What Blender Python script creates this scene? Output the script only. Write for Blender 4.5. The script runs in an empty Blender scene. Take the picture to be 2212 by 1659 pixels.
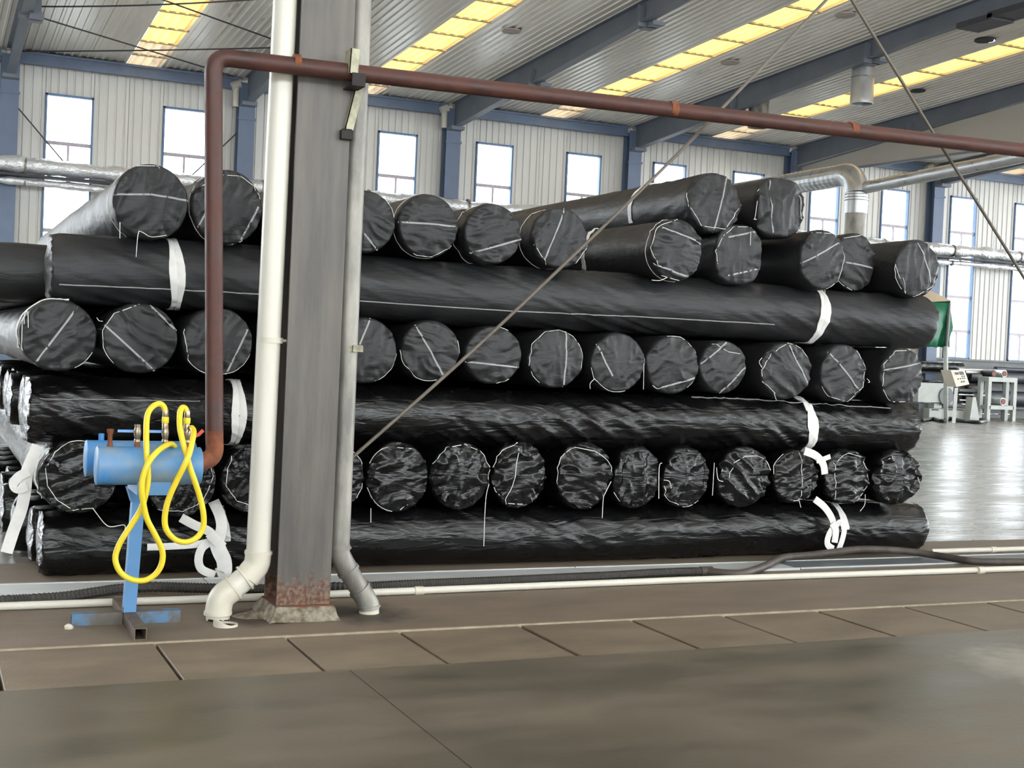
import bpy, math, random
import numpy as np
from mathutils import Vector, Matrix

random.seed(7)
D = bpy.data
SC = bpy.context.scene
COL = SC.collection
PI = math.pi

# ------------------------------------------------------------------ camera
FPX, YAW, PITCH, ROLL, EYE = 2850.0, .4212, -.0241, .04353, 1.6
CX, CY = 1106.0, 829.5
F_ = Vector((math.sin(YAW)*math.cos(PITCH), math.cos(YAW)*math.cos(PITCH), math.sin(PITCH)))
R0 = Vector((math.cos(YAW), -math.sin(YAW), 0)); U0 = R0.cross(F_)
R_ = R0*math.cos(ROLL) + U0*math.sin(ROLL)
U_ = U0*math.cos(ROLL) - R0*math.sin(ROLL)
EYEP = Vector((0, 0, EYE))
cam = D.cameras.new('camera'); cam_o = D.objects.new('camera', cam); COL.objects.link(cam_o)
cam.sensor_fit = 'HORIZONTAL'; cam.sensor_width = 36; cam.lens = 36*FPX/2212
cam.clip_end = 400
M = Matrix.Identity(4)
for i in range(3):
    M[i][0], M[i][1], M[i][2], M[i][3] = R_[i], U_[i], -F_[i], EYEP[i]
cam_o.matrix_world = M
SC.camera = cam_o

# ------------------------------------------------------------------ light and exposure
SKY = 7.0
w = D.worlds.new('sky'); SC.world = w; w.use_nodes = True
bg = w.node_tree.nodes['Background']
bg.inputs[0].default_value = (.90, .955, 1.0, 1); bg.inputs[1].default_value = SKY

def area(name, loc, rot, sx, sy, power, col):
    l = D.lights.new(name, 'AREA'); l.shape = 'RECTANGLE'; l.size = sx; l.size_y = sy
    l.energy = power; l.color = col
    o = D.objects.new(name, l); COL.objects.link(o); o.location = loc; o.rotation_euler = rot
    return o
# roof lights of the bays above and beside the camera, out of the frame
for xs in (-0.9, 5.1, 11.1, 17.1):
    area('skylight_daylight', (xs, 9.5, 9.75), (0, 0, 0), .9, 15, 110, (1, .95, .86))
SC.view_settings.view_transform = 'Standard'; SC.view_settings.look = 'None'
SC.view_settings.gamma = 1; SC.view_settings.use_curve_mapping = False
SC.view_settings.exposure = 0.75
SC.cycles.use_denoising = True
SC.cycles.max_bounces = 8; SC.cycles.diffuse_bounces = 5; SC.cycles.glossy_bounces = 4
SC.cycles.transparent_max_bounces = 16; SC.cycles.sample_clamp_indirect = 8
SC.cycles.caustics_reflective = False; SC.cycles.caustics_refractive = False

# ------------------------------------------------------------------ a pixel of the photograph -> a point at a known depth
def ray(x, y): return F_*FPX + R_*(x-CX) - U_*(y-CY)
def AZ(x, y, z=0.0): r = ray(x, y); return EYEP + r*((z-EYE)/r.z)
def AY(x, y, Y): r = ray(x, y); return EYEP + r*(Y/r.y)
def AX(x, y, X): r = ray(x, y); return EYEP + r*(X/r.x)
YW, X0, BAY, ZE, SL = 36.165, 1.823, 6.0, 8.714, .044
def roofz(y): return ZE + SL*(YW-y)
def AR(x, y, dz=0.0):
    r = ray(x, y); return EYEP + r*((ZE+dz+SL*YW-EYE)/(r.z+SL*r.y))

# ------------------------------------------------------------------ noise
def _hash(ix, iy, iz, seed):
    h = (ix*374761393 + iy*668265263 + iz*2147483647 + seed*1274126177) & 0xffffffff
    h = ((h ^ (h >> 13))*1274126177) & 0xffffffff
    return (h ^ (h >> 16)) & 0xffffffff
_G = np.array([[1,1,0],[-1,1,0],[1,-1,0],[-1,-1,0],[1,0,1],[-1,0,1],[1,0,-1],[-1,0,-1],
               [0,1,1],[0,-1,1],[0,1,-1],[0,-1,-1],[1,1,0],[0,-1,1],[-1,1,0],[0,-1,-1]], float)
def noise3(x, y, z, seed=0):
    x, y, z = np.broadcast_arrays(np.asarray(x, float), np.asarray(y, float), np.asarray(z, float))
    xi, yi, zi = np.floor(x).astype(np.int64), np.floor(y).astype(np.int64), np.floor(z).astype(np.int64)
    fx, fy, fz = x-xi, y-yi, z-zi
    s = lambda t: t*t*t*(t*(t*6-15)+10)
    u, v, wv = s(fx), s(fy), s(fz)
    out = 0
    for dx in (0, 1):
        for dy in (0, 1):
            for dz in (0, 1):
                g = _G[_hash(xi+dx, yi+dy, zi+dz, seed) & 15]
                d = g[..., 0]*(fx-dx) + g[..., 1]*(fy-dy) + g[..., 2]*(fz-dz)
                out = out + d*(u if dx else 1-u)*(v if dy else 1-v)*(wv if dz else 1-wv)
    return out
def ridge(x, y, z, seed=0):
    a = 1-np.abs(noise3(x, y, z, seed))*1.8
    return np.clip(a, 0, 1)**2

# ------------------------------------------------------------------ materials
MATS = {}
def pm(name, base, rough=.5, metal=0., var=.12, scale=4., stretch=(1,1,1), bump=0., bscale=30., bstretch=(1,1,1),
       col2=None, thr=.5, soft=.2, rvar=0., spec=.5, bdist=.01):
    """procedural material: base colour mottled towards col2, optional bump and roughness mottling"""
    if name in MATS: return MATS[name]
    m = D.materials.new(name); m.use_nodes = True; MATS[name] = m
    nt = m.node_tree; N = nt.nodes; L = nt.links
    b = N['Principled BSDF']
    b.inputs['Roughness'].default_value = rough; b.inputs['Metallic'].default_value = metal
    b.inputs['Specular IOR Level'].default_value = spec
    tc = N.new('ShaderNodeTexCoord')
    mp = N.new('ShaderNodeMapping'); mp.inputs['Scale'].default_value = stretch; L.new(tc.outputs['Object'], mp.inputs[0])
    no = N.new('ShaderNodeTexNoise'); no.inputs['Scale'].default_value = scale; no.inputs['Detail'].default_value = 6
    no.inputs['Roughness'].default_value = .6
    L.new(mp.outputs[0], no.inputs['Vector'])
    rp = N.new('ShaderNodeValToRGB'); L.new(no.outputs['Fac'], rp.inputs[0])
    c2 = col2 if col2 else tuple(max(0, c*(1-var*2)) for c in base)
    rp.color_ramp.elements[0].position = thr-soft; rp.color_ramp.elements[0].color = (*c2, 1)
    rp.color_ramp.elements[1].position = thr+soft; rp.color_ramp.elements[1].color = (*base, 1)
    L.new(rp.outputs[0], b.inputs['Base Color'])
    if rvar:
        mr = N.new('ShaderNodeMapRange'); mr.inputs[1].default_value = .3; mr.inputs[2].default_value = .7
        mr.inputs[3].default_value = rough-rvar; mr.inputs[4].default_value = rough+rvar
        L.new(no.outputs['Fac'], mr.inputs[0]); L.new(mr.outputs[0], b.inputs['Roughness'])
    if bump:
        mp2 = N.new('ShaderNodeMapping'); mp2.inputs['Scale'].default_value = bstretch; L.new(tc.outputs['Object'], mp2.inputs[0])
        n2 = N.new('ShaderNodeTexNoise'); n2.inputs['Scale'].default_value = bscale; n2.inputs['Detail'].default_value = 4
        L.new(mp2.outputs[0], n2.inputs['Vector'])
        bu = N.new('ShaderNodeBump'); bu.inputs['Strength'].default_value = bump; bu.inputs['Distance'].default_value = bdist
        L.new(n2.outputs['Fac'], bu.inputs['Height']); L.new(bu.outputs[0], b.inputs['Normal'])
    return m

def translucent(name, col, trans, dirt=None):
    m = D.materials.new(name); m.use_nodes = True; nt = m.node_tree; N = nt.nodes; L = nt.links
    N.remove(N['Principled BSDF'])
    out = N['Material Output']
    tc = N.new('ShaderNodeTexCoord')
    mp = N.new('ShaderNodeMapping'); mp.inputs['Scale'].default_value = (2.2, .5, 1); L.new(tc.outputs['Object'], mp.inputs[0])
    no = N.new('ShaderNodeTexNoise'); no.inputs['Scale'].default_value = 1.3; no.inputs['Detail'].default_value = 6
    L.new(mp.outputs[0], no.inputs['Vector'])
    rp = N.new('ShaderNodeValToRGB'); L.new(no.outputs['Fac'], rp.inputs[0])
    d = dirt or tuple(c*.62 for c in col)
    rp.color_ramp.elements[0].position = .34; rp.color_ramp.elements[0].color = (*d, 1)
    rp.color_ramp.elements[1].position = .56; rp.color_ramp.elements[1].color = (*col, 1)
    t = N.new('ShaderNodeBsdfTranslucent'); L.new(rp.outputs[0], t.inputs[0])
    g = N.new('ShaderNodeBsdfDiffuse'); L.new(rp.outputs[0], g.inputs[0])
    mx = N.new('ShaderNodeMixShader'); mx.inputs[0].default_value = trans
    L.new(g.outputs[0], mx.inputs[1]); L.new(t.outputs[0], mx.inputs[2]); L.new(mx.outputs[0], out.inputs[0])
    return m

def glass(name):
    m = D.materials.new(name); m.use_nodes = True; nt = m.node_tree; N = nt.nodes; L = nt.links
    N.remove(N['Principled BSDF']); out = N['Material Output']
    tr = N.new('ShaderNodeBsdfTransparent'); tr.inputs[0].default_value = (.97, .985, .98, 1)
    gl = N.new('ShaderNodeBsdfGlossy'); gl.inputs['Roughness'].default_value = .03
    no = N.new('ShaderNodeTexNoise'); no.inputs['Scale'].default_value = 2
    fr = N.new('ShaderNodeFresnel'); fr.inputs[0].default_value = 1.45
    mu = N.new('ShaderNodeMath'); mu.operation = 'MULTIPLY'; L.new(fr.outputs[0], mu.inputs[0]); L.new(no.outputs['Fac'], mu.inputs[1])
    mx = N.new('ShaderNodeMixShader'); L.new(mu.outputs[0], mx.inputs[0])
    L.new(tr.outputs[0], mx.inputs[1]); L.new(gl.outputs[0], mx.inputs[2]); L.new(mx.outputs[0], out.inputs[0])
    return m

def lin(r, g, b):
    f = lambda c: ((c/255+.055)/1.055)**2.4 if c > 10 else c/255/12.92
    return (f(r), f(g), f(b))

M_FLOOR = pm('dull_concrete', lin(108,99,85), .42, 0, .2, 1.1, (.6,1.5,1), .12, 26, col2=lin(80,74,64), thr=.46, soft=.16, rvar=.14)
M_FLOOR_B = pm('dusty_concrete', lin(124,110,95), .66, 0, .12, 2.2, (.7,1.6,1), .15, 60)
def stain_sheen(m, px, py, rad, col):
    nt = m.node_tree; N = nt.nodes; L = nt.links; b = N['Principled BSDF']
    tc = N.new('ShaderNodeTexCoord'); ds = N.new('ShaderNodeVectorMath'); ds.operation = 'DISTANCE'; ds.inputs[1].default_value = (px, py, 0)
    L.new(tc.outputs['Object'], ds.inputs[0])
    no = N.new('ShaderNodeTexNoise'); no.inputs['Scale'].default_value = 7; no.inputs['Detail'].default_value = 6; L.new(tc.outputs['Object'], no.inputs['Vector'])
    ad = N.new('ShaderNodeMath'); ad.operation = 'MULTIPLY_ADD'; ad.inputs[1].default_value = 1.1*rad; L.new(no.outputs['Fac'], ad.inputs[0]); L.new(ds.outputs['Value'], ad.inputs[2])
    mr = N.new('ShaderNodeMapRange'); mr.inputs[1].default_value = rad; mr.inputs[2].default_value = rad*1.6; mr.inputs[3].default_value = .85; mr.inputs[4].default_value = 0
    L.new(ad.outputs[0], mr.inputs[0]); mx = N.new('ShaderNodeMix'); mx.data_type = 'RGBA'
    L.new(mr.outputs[0], mx.inputs[0]); L.new(b.inputs['Base Color'].links[0].from_socket, mx.inputs[6]); mx.inputs[7].default_value = (*col, 1); L.new(mx.outputs[2], b.inputs['Base Color'])
stain_sheen(M_FLOOR_B, 2.45, 7.5, .34, lin(58,52,46)); stain_sheen(M_FLOOR_B, 1.8, 7.55, .30, lin(62,55,48))
stain_sheen(M_FLOOR, 5.75, 5.35, .55, lin(150,143,130))       # pale patch at the right: scuffs plus floor sheen painted into the colour
M_POLISH = pm('polished_floor', lin(140,136,128), .26, 0, .12, .9, (.5,1.6,1), .5, 1.8, (.3,2.8,1), rvar=.08, bdist=.03)
M_SLAB = pm('slab_concrete', lin(130,115,97), .62, 0, .2, 2.3, (.7,1.4,1), .25, 70, rvar=.06)
M_SLABEDGE = pm('pale_edge_cement', lin(172,158,136), .8, 0, .2, 8)
M_DARKPIT = pm('trench_dirt', (.02,.017,.014), .9, 0, .3, 8)
M_CLAD = pm('white_wall_sheet', lin(214,213,208), .42, 0, .05, .8, (1,1,.2))
M_ROOF = pm('roof_lining_sheet', lin(232,228,218), .30, .12, .10, .7, (2.,.35,1), .05, 3, rvar=.07)
M_BLUE = pm('hazed_blue_grey_steel', lin(106,122,148), .5, 0, .12, 1.5)  # lightened to stand in for bluish haze near the back windows
M_RAFT = pm('hazed_slate_steel', lin(112,119,130), .55, 0, .12, 1.2)  # haze over the rafters is put into this lighter colour
M_FRAME = pm('blue_window_paint', lin(98,126,165), .5, 0, .1, 3)
M_SASH = pm('mauve_sash', lin(190,180,190), .5, 0, .1, 3)
M_GLASS = glass('window_glass')
M_SKYL = translucent('yellow_translucent_sheet', (.68,.43,.15), .29)
M_SKYD = translucent('dusty_translucent_sheet', (.36,.27,.17), .30, (.16,.12,.09))
M_LOWW = pm('grey_plaster', lin(135,137,138), .8, 0, .1, 2)
M_GALV = pm('galvanised_tin', lin(205,208,210), .34, .6, .14, 3, (1,1,.5), .06, 14, rvar=.1)
M_GALVD = pm('weathered_zinc', lin(160,156,147), .45, .2, .2, 6, (1,1,.3), .1, 30, rvar=.1, col2=lin(112,109,104), thr=.52, soft=.12)
M_FOIL = pm('crinkled_foil', lin(225,228,232), .36, .5, .1, 3, bump=.9, bscale=9, bdist=.05)
M_RUSTB = pm('flaking_rust', lin(104,82,68), .85, .1, .3, 14, col2=lin(120,62,38), thr=.48, soft=.08, bump=.5, bscale=40)
M_DARKST = pm('dark_recess_steel', lin(60,60,60), .7, 0, .2, 3)
M_CONC = pm('rough_footing_concrete', lin(150,143,128), .9, 0, .3, 16, col2=lin(96,84,68), thr=.5, soft=.12, bump=.8, bscale=40)
M_PVC = pm('white_pvc', lin(212,208,196), .33, 0, .035, 2.5, (1,1,.4))
M_PVCJ = pm('yellowed_pvc', lin(210,204,188), .38, 0, .05, 4)
M_RUST = pm('rusty_pipe_paint', lin(84,48,39), .55, .15, .2, 6, (1,1,1), .12, 60, col2=lin(54,33,29), thr=.47, soft=.2, rvar=.12)
M_RUST2 = pm('orange_rust', lin(140,82,50), .75, .1, .2, 12, col2=lin(92,46,28), bump=.2, bscale=60)
M_TANK = pm('worn_blue_paint', lin(64,134,196), .5, 0, .1, 6, col2=lin(128,146,158), thr=.47, soft=.14, rvar=.08)
M_POST = pm('blue_post_paint', lin(92,142,192), .5, 0, .08, 5)
M_FOOT = pm('scuffed_blue_steel', lin(84,124,160), .6, .1, .2, 9, col2=lin(96,90,82), thr=.56, soft=.1, bump=.12, bscale=40)
M_FOOT2 = pm('bare_dirty_steel', lin(112,100,84), .65, .3, .25, 9, col2=lin(74,64,54))
M_BRASS = pm('nickel_valve', lin(165,150,130), .32, .85, .15, 10)
M_YEL = pm('yellow_hose_rubber', lin(238,212,52), .42, 0, .06, 9)
M_LEVB = pm('blue_lever_grip', lin(120,165,225), .45, 0, .05, 6)
M_RED = pm('red_lever', lin(205,70,55), .45, 0, .05, 6)
M_HOSE = pm('black_ribbed_hose', lin(62,58,54), .55, 0, .2, 10, col2=lin(44,42,40))
M_HOSE2 = pm('dusty_black_hose', lin(84,74,66), .6, 0, .2, 10, col2=lin(52,47,43))
M_PLATE = pm('pale_steel_plate', lin(205,208,208), .5, .1, .1, 3, (.5,3,1), rvar=.08)
M_PLATED = pm('grey_channel_steel', lin(120,126,132), .45, .3, .15, 3, (.5,3,1))
M_ROD = pm('grey_tension_rod', lin(110,102,92), .55, .3, .15, 7)
M_WIRE = pm('dark_brace_rod', lin(62,64,72), .6, .2, .1, 5)
M_ANGLE = pm('primed_angle_iron', lin(178,175,150), .6, .1, .1, 9, col2=lin(120,112,96), thr=.42, soft=.12)
M_BURN = pm('scorched_steel', lin(44,38,38), .7, .1, .3, 20)
M_STRING = pm('white_twine', lin(240,238,232), .7, 0, .05, 20)
M_STRIPE = pm('pale_woven_stripe', lin(165,165,165), .6, 0, .1, 60)
M_STRAP = pm('white_cloth_strap', lin(236,234,230), .85, 0, .08, 9, bump=.25, bscale=25)
M_GREEN = pm('green_tarpaulin', lin(22,120,84), .5, 0, .2, 3, bump=.3, bscale=5)
M_TAN = pm('tan_tarpaulin', lin(200,185,160), .6, 0, .1, 3)
M_MACH = pm('machine_grey_paint', lin(190,195,190), .5, 0, .1, 3)
M_MACHD = pm('machine_dark_paint', lin(112,116,118), .5, 0, .1, 3)
M_CHROME = pm('steel_roller', lin(215,215,215), .25, .9, .08, 3)
M_CREAM = pm('cream_control_box', lin(235,228,210), .5, 0, .04, 6)
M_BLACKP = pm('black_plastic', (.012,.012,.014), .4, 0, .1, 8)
M_COREB = pm('brown_roll_core', lin(140,92,78), .7, 0, .15, 8)
M_NAVY = pm('navy_wrapped_roll', lin(38,42,54), .5, 0, .2, 6, bump=.4, bscale=8)
M_BLDG = pm('far_facade', (.62,.64,.64), .8, 0, .05, .5)
M_BLDW = pm('far_window', (.20,.27,.31), .5, 0, .1, 1)
M_YARD = pm('yard_ground', (.25,.25,.25), .9, 0, .1, .5)
M_ORANGE = pm('orange_paint', lin(235,120,40), .6, 0, .2, 3)
M_HOLE = pm('vent_disc', lin(190,180,170), .7, 0, .15, 6)
M_HOLED = pm('vent_dark', lin(52,52,54), .8, 0, .15, 6)

def column_mat():
    m = pm('grey_primer_steel', lin(108,103,97), .5, .15, .16, 3.2, (2,2,.22), 1*.06, 30, col2=lin(80,76,73), thr=.52, soft=.13, rvar=.08)
    nt = m.node_tree; N = nt.nodes; L = nt.links; b = N['Principled BSDF']
    tc = N.new('ShaderNodeTexCoord'); sx = N.new('ShaderNodeSeparateXYZ'); L.new(tc.outputs['Object'], sx.inputs[0])
    no = N.new('ShaderNodeTexNoise'); no.inputs['Scale'].default_value = 16; no.inputs['Detail'].default_value = 6; L.new(tc.outputs['Object'], no.inputs['Vector'])
    mu = N.new('ShaderNodeMath'); mu.operation = 'MULTIPLY_ADD'; mu.inputs[1].default_value = .34; L.new(no.outputs['Fac'], mu.inputs[0]); L.new(sx.outputs[2], mu.inputs[2])
    mr = N.new('ShaderNodeMapRange'); mr.inputs[1].default_value = .33; mr.inputs[2].default_value = .43; mr.inputs[3].default_value = 1; mr.inputs[4].default_value = 0
    L.new(mu.outputs[0], mr.inputs[0])
    n2 = N.new('ShaderNodeTexNoise'); n2.inputs['Scale'].default_value = 40; L.new(tc.outputs['Object'], n2.inputs['Vector'])
    rp = N.new('ShaderNodeValToRGB'); L.new(n2.outputs['Fac'], rp.inputs[0])
    rp.color_ramp.elements[0].position = .4; rp.color_ramp.elements[0].color = (*lin(84,56,42), 1)
    rp.color_ramp.elements[1].position = .62; rp.color_ramp.elements[1].color = (*lin(124,100,84), 1)
    mx = N.new('ShaderNodeMix'); mx.data_type = 'RGBA'
    src = b.inputs['Base Color'].links[0].from_socket
    L.new(mr.outputs[0], mx.inputs[0]); L.new(src, mx.inputs[6]); L.new(rp.outputs[0], mx.inputs[7]); L.new(mx.outputs[2], b.inputs['Base Color'])
    return m
def roll_mat(name, base, rough, glossy):
    """black sheeting: crease bump running with the wrap, faint dust"""
    m = D.materials.new(name); m.use_nodes = True; nt = m.node_tree; N = nt.nodes; L = nt.links
    b = N['Principled BSDF']; b.inputs['Specular IOR Level'].default_value = .42
    tc = N.new('ShaderNodeTexCoord')
    no = N.new('ShaderNodeTexNoise'); no.inputs['Scale'].default_value = 5; no.inputs['Detail'].default_value = 5
    L.new(tc.outputs['Object'], no.inputs['Vector'])
    rp = N.new('ShaderNodeValToRGB'); L.new(no.outputs['Fac'], rp.inputs[0])
    rp.color_ramp.elements[0].position = .3; rp.color_ramp.elements[0].color = (*[c*.7 for c in base], 1)
    rp.color_ramp.elements[1].position = .7; rp.color_ramp.elements[1].color = (*[c*1.25 for c in base], 1)
    L.new(rp.outputs[0], b.inputs['Base Color'])
    mr = N.new('ShaderNodeMapRange'); mr.inputs[1].default_value = .3; mr.inputs[2].default_value = .7
    mr.inputs[3].default_value = rough-.06; mr.inputs[4].default_value = rough+.08
    L.new(no.outputs['Fac'], mr.inputs[0]); L.new(mr.outputs[0], b.inputs['Roughness'])
    mp = N.new('ShaderNodeMapping'); mp.inputs['Rotation'].default_value = (.3, .45, .2); mp.inputs['Scale'].default_value = (.55, 1, 2.6)
    L.new(tc.outputs['Object'], mp.inputs[0])
    n2 = N.new('ShaderNodeTexNoise'); n2.inputs['Scale'].default_value = 5 if glossy else 9; n2.inputs['Detail'].default_value = 3.5
    n2.inputs['Distortion'].default_value = .9 if glossy else .4
    L.new(mp.outputs[0], n2.inputs['Vector'])
    b1 = N.new('ShaderNodeBump'); b1.inputs['Strength'].default_value = .6 if glossy else .2; b1.inputs['Distance'].default_value = .03
    L.new(n2.outputs['Fac'], b1.inputs['Height'])
    n3 = N.new('ShaderNodeTexNoise'); n3.inputs['Scale'].default_value = 160; n3.inputs['Detail'].default_value = 2
    L.new(tc.outputs['Object'], n3.inputs['Vector'])
    b2 = N.new('ShaderNodeBump'); b2.inputs['Strength'].default_value = .12 if glossy else .25; b2.inputs['Distance'].default_value = .004
    L.new(n3.outputs['Fac'], b2.inputs['Height']); L.new(b1.outputs[0], b2.inputs['Normal'])
    L.new(b2.outputs[0], b.inputs['Normal'])
    return m
M_COLM = column_mat()
M_FILM = roll_mat('black_glossy_film', (.005,.005,.0055), .23, True)
M_WEAVE = roll_mat('black_woven_sheet', (.017,.017,.0185), .46, False)

# ------------------------------------------------------------------ mesh builder
class MB:
    def __init__(s): s.v = []; s.f = []
    def add(s, vs, fs):
        o = len(s.v); s.v += [tuple(p) for p in vs]; s.f += [tuple(i+o for i in f) for f in fs]; return s
    def box(s, a, b):
        x0, y0, z0 = [min(p, q) for p, q in zip(a, b)]; x1, y1, z1 = [max(p, q) for p, q in zip(a, b)]
        return s.add([(x0,y0,z0),(x1,y0,z0),(x1,y1,z0),(x0,y1,z0),(x0,y0,z1),(x1,y0,z1),(x1,y1,z1),(x0,y1,z1)],
                     [(0,3,2,1),(4,5,6,7),(0,1,5,4),(1,2,6,5),(2,3,7,6),(3,0,4,7)])
    def bbox(s, a, b, e=.006):
        """box with chamfered top and side edges"""
        x0, y0, z0 = a; x1, y1, z1 = b
        r = [(x0,y0),(x1,y0),(x1,y1),(x0,y1)]; ri = [(x0+e,y0+e),(x1-e,y0+e),(x1-e,y1-e),(x0+e,y1-e)]
        vs = [(*p,z0) for p in r] + [(*p,z1-e) for p in r] + [(*p,z1) for p in ri]
        fs = [(3,2,1,0)]
        for i in range(4):
            j = (i+1) % 4; fs += [(i,j,4+j,4+i),(4+i,4+j,8+j,8+i)]
        return s.add(vs, fs+[(8,9,10,11)])
    def hexa(s, p):      # p: 4 bottom, 4 top
        return s.add(p, [(3,2,1,0),(4,5,6,7),(0,1,5,4),(1,2,6,5),(2,3,7,6),(3,0,4,7)])
    def tube(s, pts, r, n=12, cap=True, closed=False):
        pts = [Vector(p) for p in pts]; k = len(pts); rr = r if hasattr(r, '__len__') else [r]*k
        T = []
        for i in range(k):
            a = pts[(i-1) % k] if closed else pts[max(i-1,0)]; b = pts[(i+1) % k] if closed else pts[min(i+1,k-1)]
            t = b-a; T.append(t.normalized() if t.length > 1e-9 else Vector((0,0,1)))
        up = Vector((0,0,1)) if abs(T[0].z) < .9 else Vector((1,0,0))
        u = (up - T[0]*up.dot(T[0])).normalized(); vs = []
        for i in range(k):
            u = (u - T[i]*u.dot(T[i])).normalized(); v = T[i].cross(u)
            for j in range(n):
                a = 2*PI*j/n; vs.append(pts[i] + (u*math.cos(a)+v*math.sin(a))*rr[i])
        fs = []
        for i in range(k if closed else k-1):
            i2 = (i+1) % k
            for j in range(n):
                j2 = (j+1) % n; fs.append((i*n+j, i*n+j2, i2*n+j2, i2*n+j))
        if cap and not closed:
            fs += [tuple(range(n-1,-1,-1)), tuple((k-1)*n+j for j in range(n))]
        return s.add(vs, fs)
    def ribbon(s, pts, wd, th=.004, nrm=(0,-1,0), fold=.0):
        pts = [Vector(p) for p in pts]; k = len(pts); ww = wd if hasattr(wd, '__len__') else [wd]*k
        nm = Vector(nrm); vs = []; fs = []
        for i in range(k):
            t = (pts[min(i+1,k-1)] - pts[max(i-1,0)]).normalized()
            c = t.cross(nm).normalized()*ww[i]/2
            vs += [pts[i]-c, pts[i]+nm*fold, pts[i]+c, pts[i]+c-nm*th, pts[i]-nm*(th-fold*.5), pts[i]-c-nm*th]
        for i in range(k-1):
            for j in range(6):
                fs.append((i*6+j, i*6+(j+1)%6, i*6+6+(j+1)%6, i*6+6+j))
        fs += [tuple(range(6)), tuple((k-1)*6+j for j in range(5,-1,-1))]
        return s.add(vs, fs)
    def build(s, name, mat, parent=None, smooth=False, loc=None):
        return mk(name, s.v, s.f, mat, parent, smooth, loc)

def mk(name, v, f, mat, parent=None, smooth=False, loc=None):
    me = D.meshes.new(name); me.from_pydata([tuple(p) for p in v], [], f)
    for mm in (mat if isinstance(mat, (list, tuple)) else [mat]): me.materials.append(mm)
    if smooth:
        me.polygons.foreach_set('use_smooth', [True]*len(me.polygons))
        try: me.set_sharp_from_angle(angle=math.radians(42))
        except Exception: pass
    me.update()
    o = D.objects.new(name, me); COL.objects.link(o)
    if parent: o.parent = parent
    if loc: o.location = loc
    return o
def smoothpath(pts, sub=6):
    """Catmull-Rom through the given points"""
    P = [Vector(p) for p in pts]; out = []
    for i in range(len(P)-1):
        a, b, c, d = P[max(i-1,0)], P[i], P[i+1], P[min(i+2,len(P)-1)]
        for k in range(sub):
            t = k/sub
            out.append(.5*((2*b)+(c-a)*t+(2*a-5*b+4*c-d)*t*t+(-a+3*b-3*c+d)*t**3))
    return out+[P[-1]]
def tag(o, label, cat, group=None):
    o['label'] = label; o['category'] = cat
    if group: o['group'] = group
    return o
def struct(o): o['kind'] = 'structure'; return o
def empty(name, loc=(0,0,0)):
    o = D.objects.new(name, None); COL.objects.link(o); o.location = loc; o.empty_display_size = .1; return o
def emptys(name): return struct(empty(name))
def lab(o, t): o['label'] = t; return o

# ================================================================== THE SETTING
# ---- floor
YS0, YS1 = 6.21, 7.005                                   # the row of trench cover slabs
fl = MB()
fl.box((-30,-12,-.2), (1.968,YS0,0)); fl.box((1.974,-12,-.2), (60,YS0,0))        # saw cut between the two
fl.box((1.968,-12,-.2), (1.974,YS0,-.012))
fl.box((-30,YS0,-.3), (60,YS1,-.12))
fl.box((-30,YS1,-.2), (60,9.62,0))
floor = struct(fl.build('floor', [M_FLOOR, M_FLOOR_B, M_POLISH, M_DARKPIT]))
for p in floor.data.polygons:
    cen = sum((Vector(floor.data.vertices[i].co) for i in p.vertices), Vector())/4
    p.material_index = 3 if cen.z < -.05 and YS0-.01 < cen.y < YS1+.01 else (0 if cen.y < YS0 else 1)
p2 = MB().box((-30,9.62,-.2), (60,YW+.1,0)).build('polished_aisle', M_POLISH, floor)
edge = MB().box((-30,YS1-.001,-.1), (60,YS1+.016,.004)).build('trench_edge', M_SLABEDGE, floor)
jx = [-2.65,-1.9,-1.15,-.4,.365,1.16,1.853,2.508,3.254,3.998,4.66,5.387,6.10,6.83,7.55,8.28,9.0,9.75,10.5]
slab_names = []
for i in range(len(jx)-1):
    g0, g1 = random.uniform(.008,.016), random.uniform(.008,.016)
    a, b = jx[i]+g0, jx[i+1]-g1
    z = random.uniform(-.009,-.002); k0, k1 = random.uniform(-.004,.004), random.uniform(-.004,.004)
    e = .004; y0, y1 = YS0+.012, YS1-.005
    r = [(a,y0),(b,y0),(b+k1,y1),(a+k0,y1)]; ri = [(a+e,y0+e),(b-e,y0+e),(b+k1-e,y1-e),(a+k0+e,y1-e)]
    vs = [(*p,-.12) for p in r]+[(*p,z-e) for p in r]+[(*p,z) for p in ri]
    fs = [(3,2,1,0)]
    for q in range(4):
        j = (q+1)%4; fs += [(q,j,4+j,4+q),(4+q,4+j,8+j,8+q)]
    mk('slab', vs, fs+[(8,9,10,11)], M_SLAB, floor)

# ---- back wall: low plastered wall, ribbed sheets above, windows
wall = emptys('wall_back'); wall.location = (0, YW, 0)
XA, XB = X0-12, X0+48
MB().box((XA,0,0), (XB,.25,2.03)).build('low_wall', M_LOWW, wall)
MB().box((XA,-.08,2.0), (XB,.06,2.06)).build('sill_course', M_LOWW, wall)
def sheet_mesh(wd, h, pitch=.2, g=.03, dep=.03):
    n = max(1, round(wd/pitch)); p = wd/n; prof = [(0.006,0.)]
    for i in range(n):
        x = i*p
        prof += [(x+p*.5-g,0.),(x+p*.5-g*.4,dep),(x+p*.5+g*.4,dep),(x+p*.5+g,0.)]
    prof += [(wd-.006,0.),(wd,dep*.8)]
    k = len(prof); vs = [(x,y,0) for x,y in prof]+[(x,y,h) for x,y in prof]
    fs = [(i,i+1,k+i+1,k+i) for i in range(k-1)]
    bk = len(vs); vs += [(0,.06,0),(wd,.06,0),(wd,.06,h),(0,.06,h)]; fs += [(bk+1,bk,bk+3,bk+2)]
    me = D.meshes.new('wall_panel'); me.from_pydata(vs, [], fs); me.materials.append(M_CLAD); me.update(); return me
SM = {}
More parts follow.
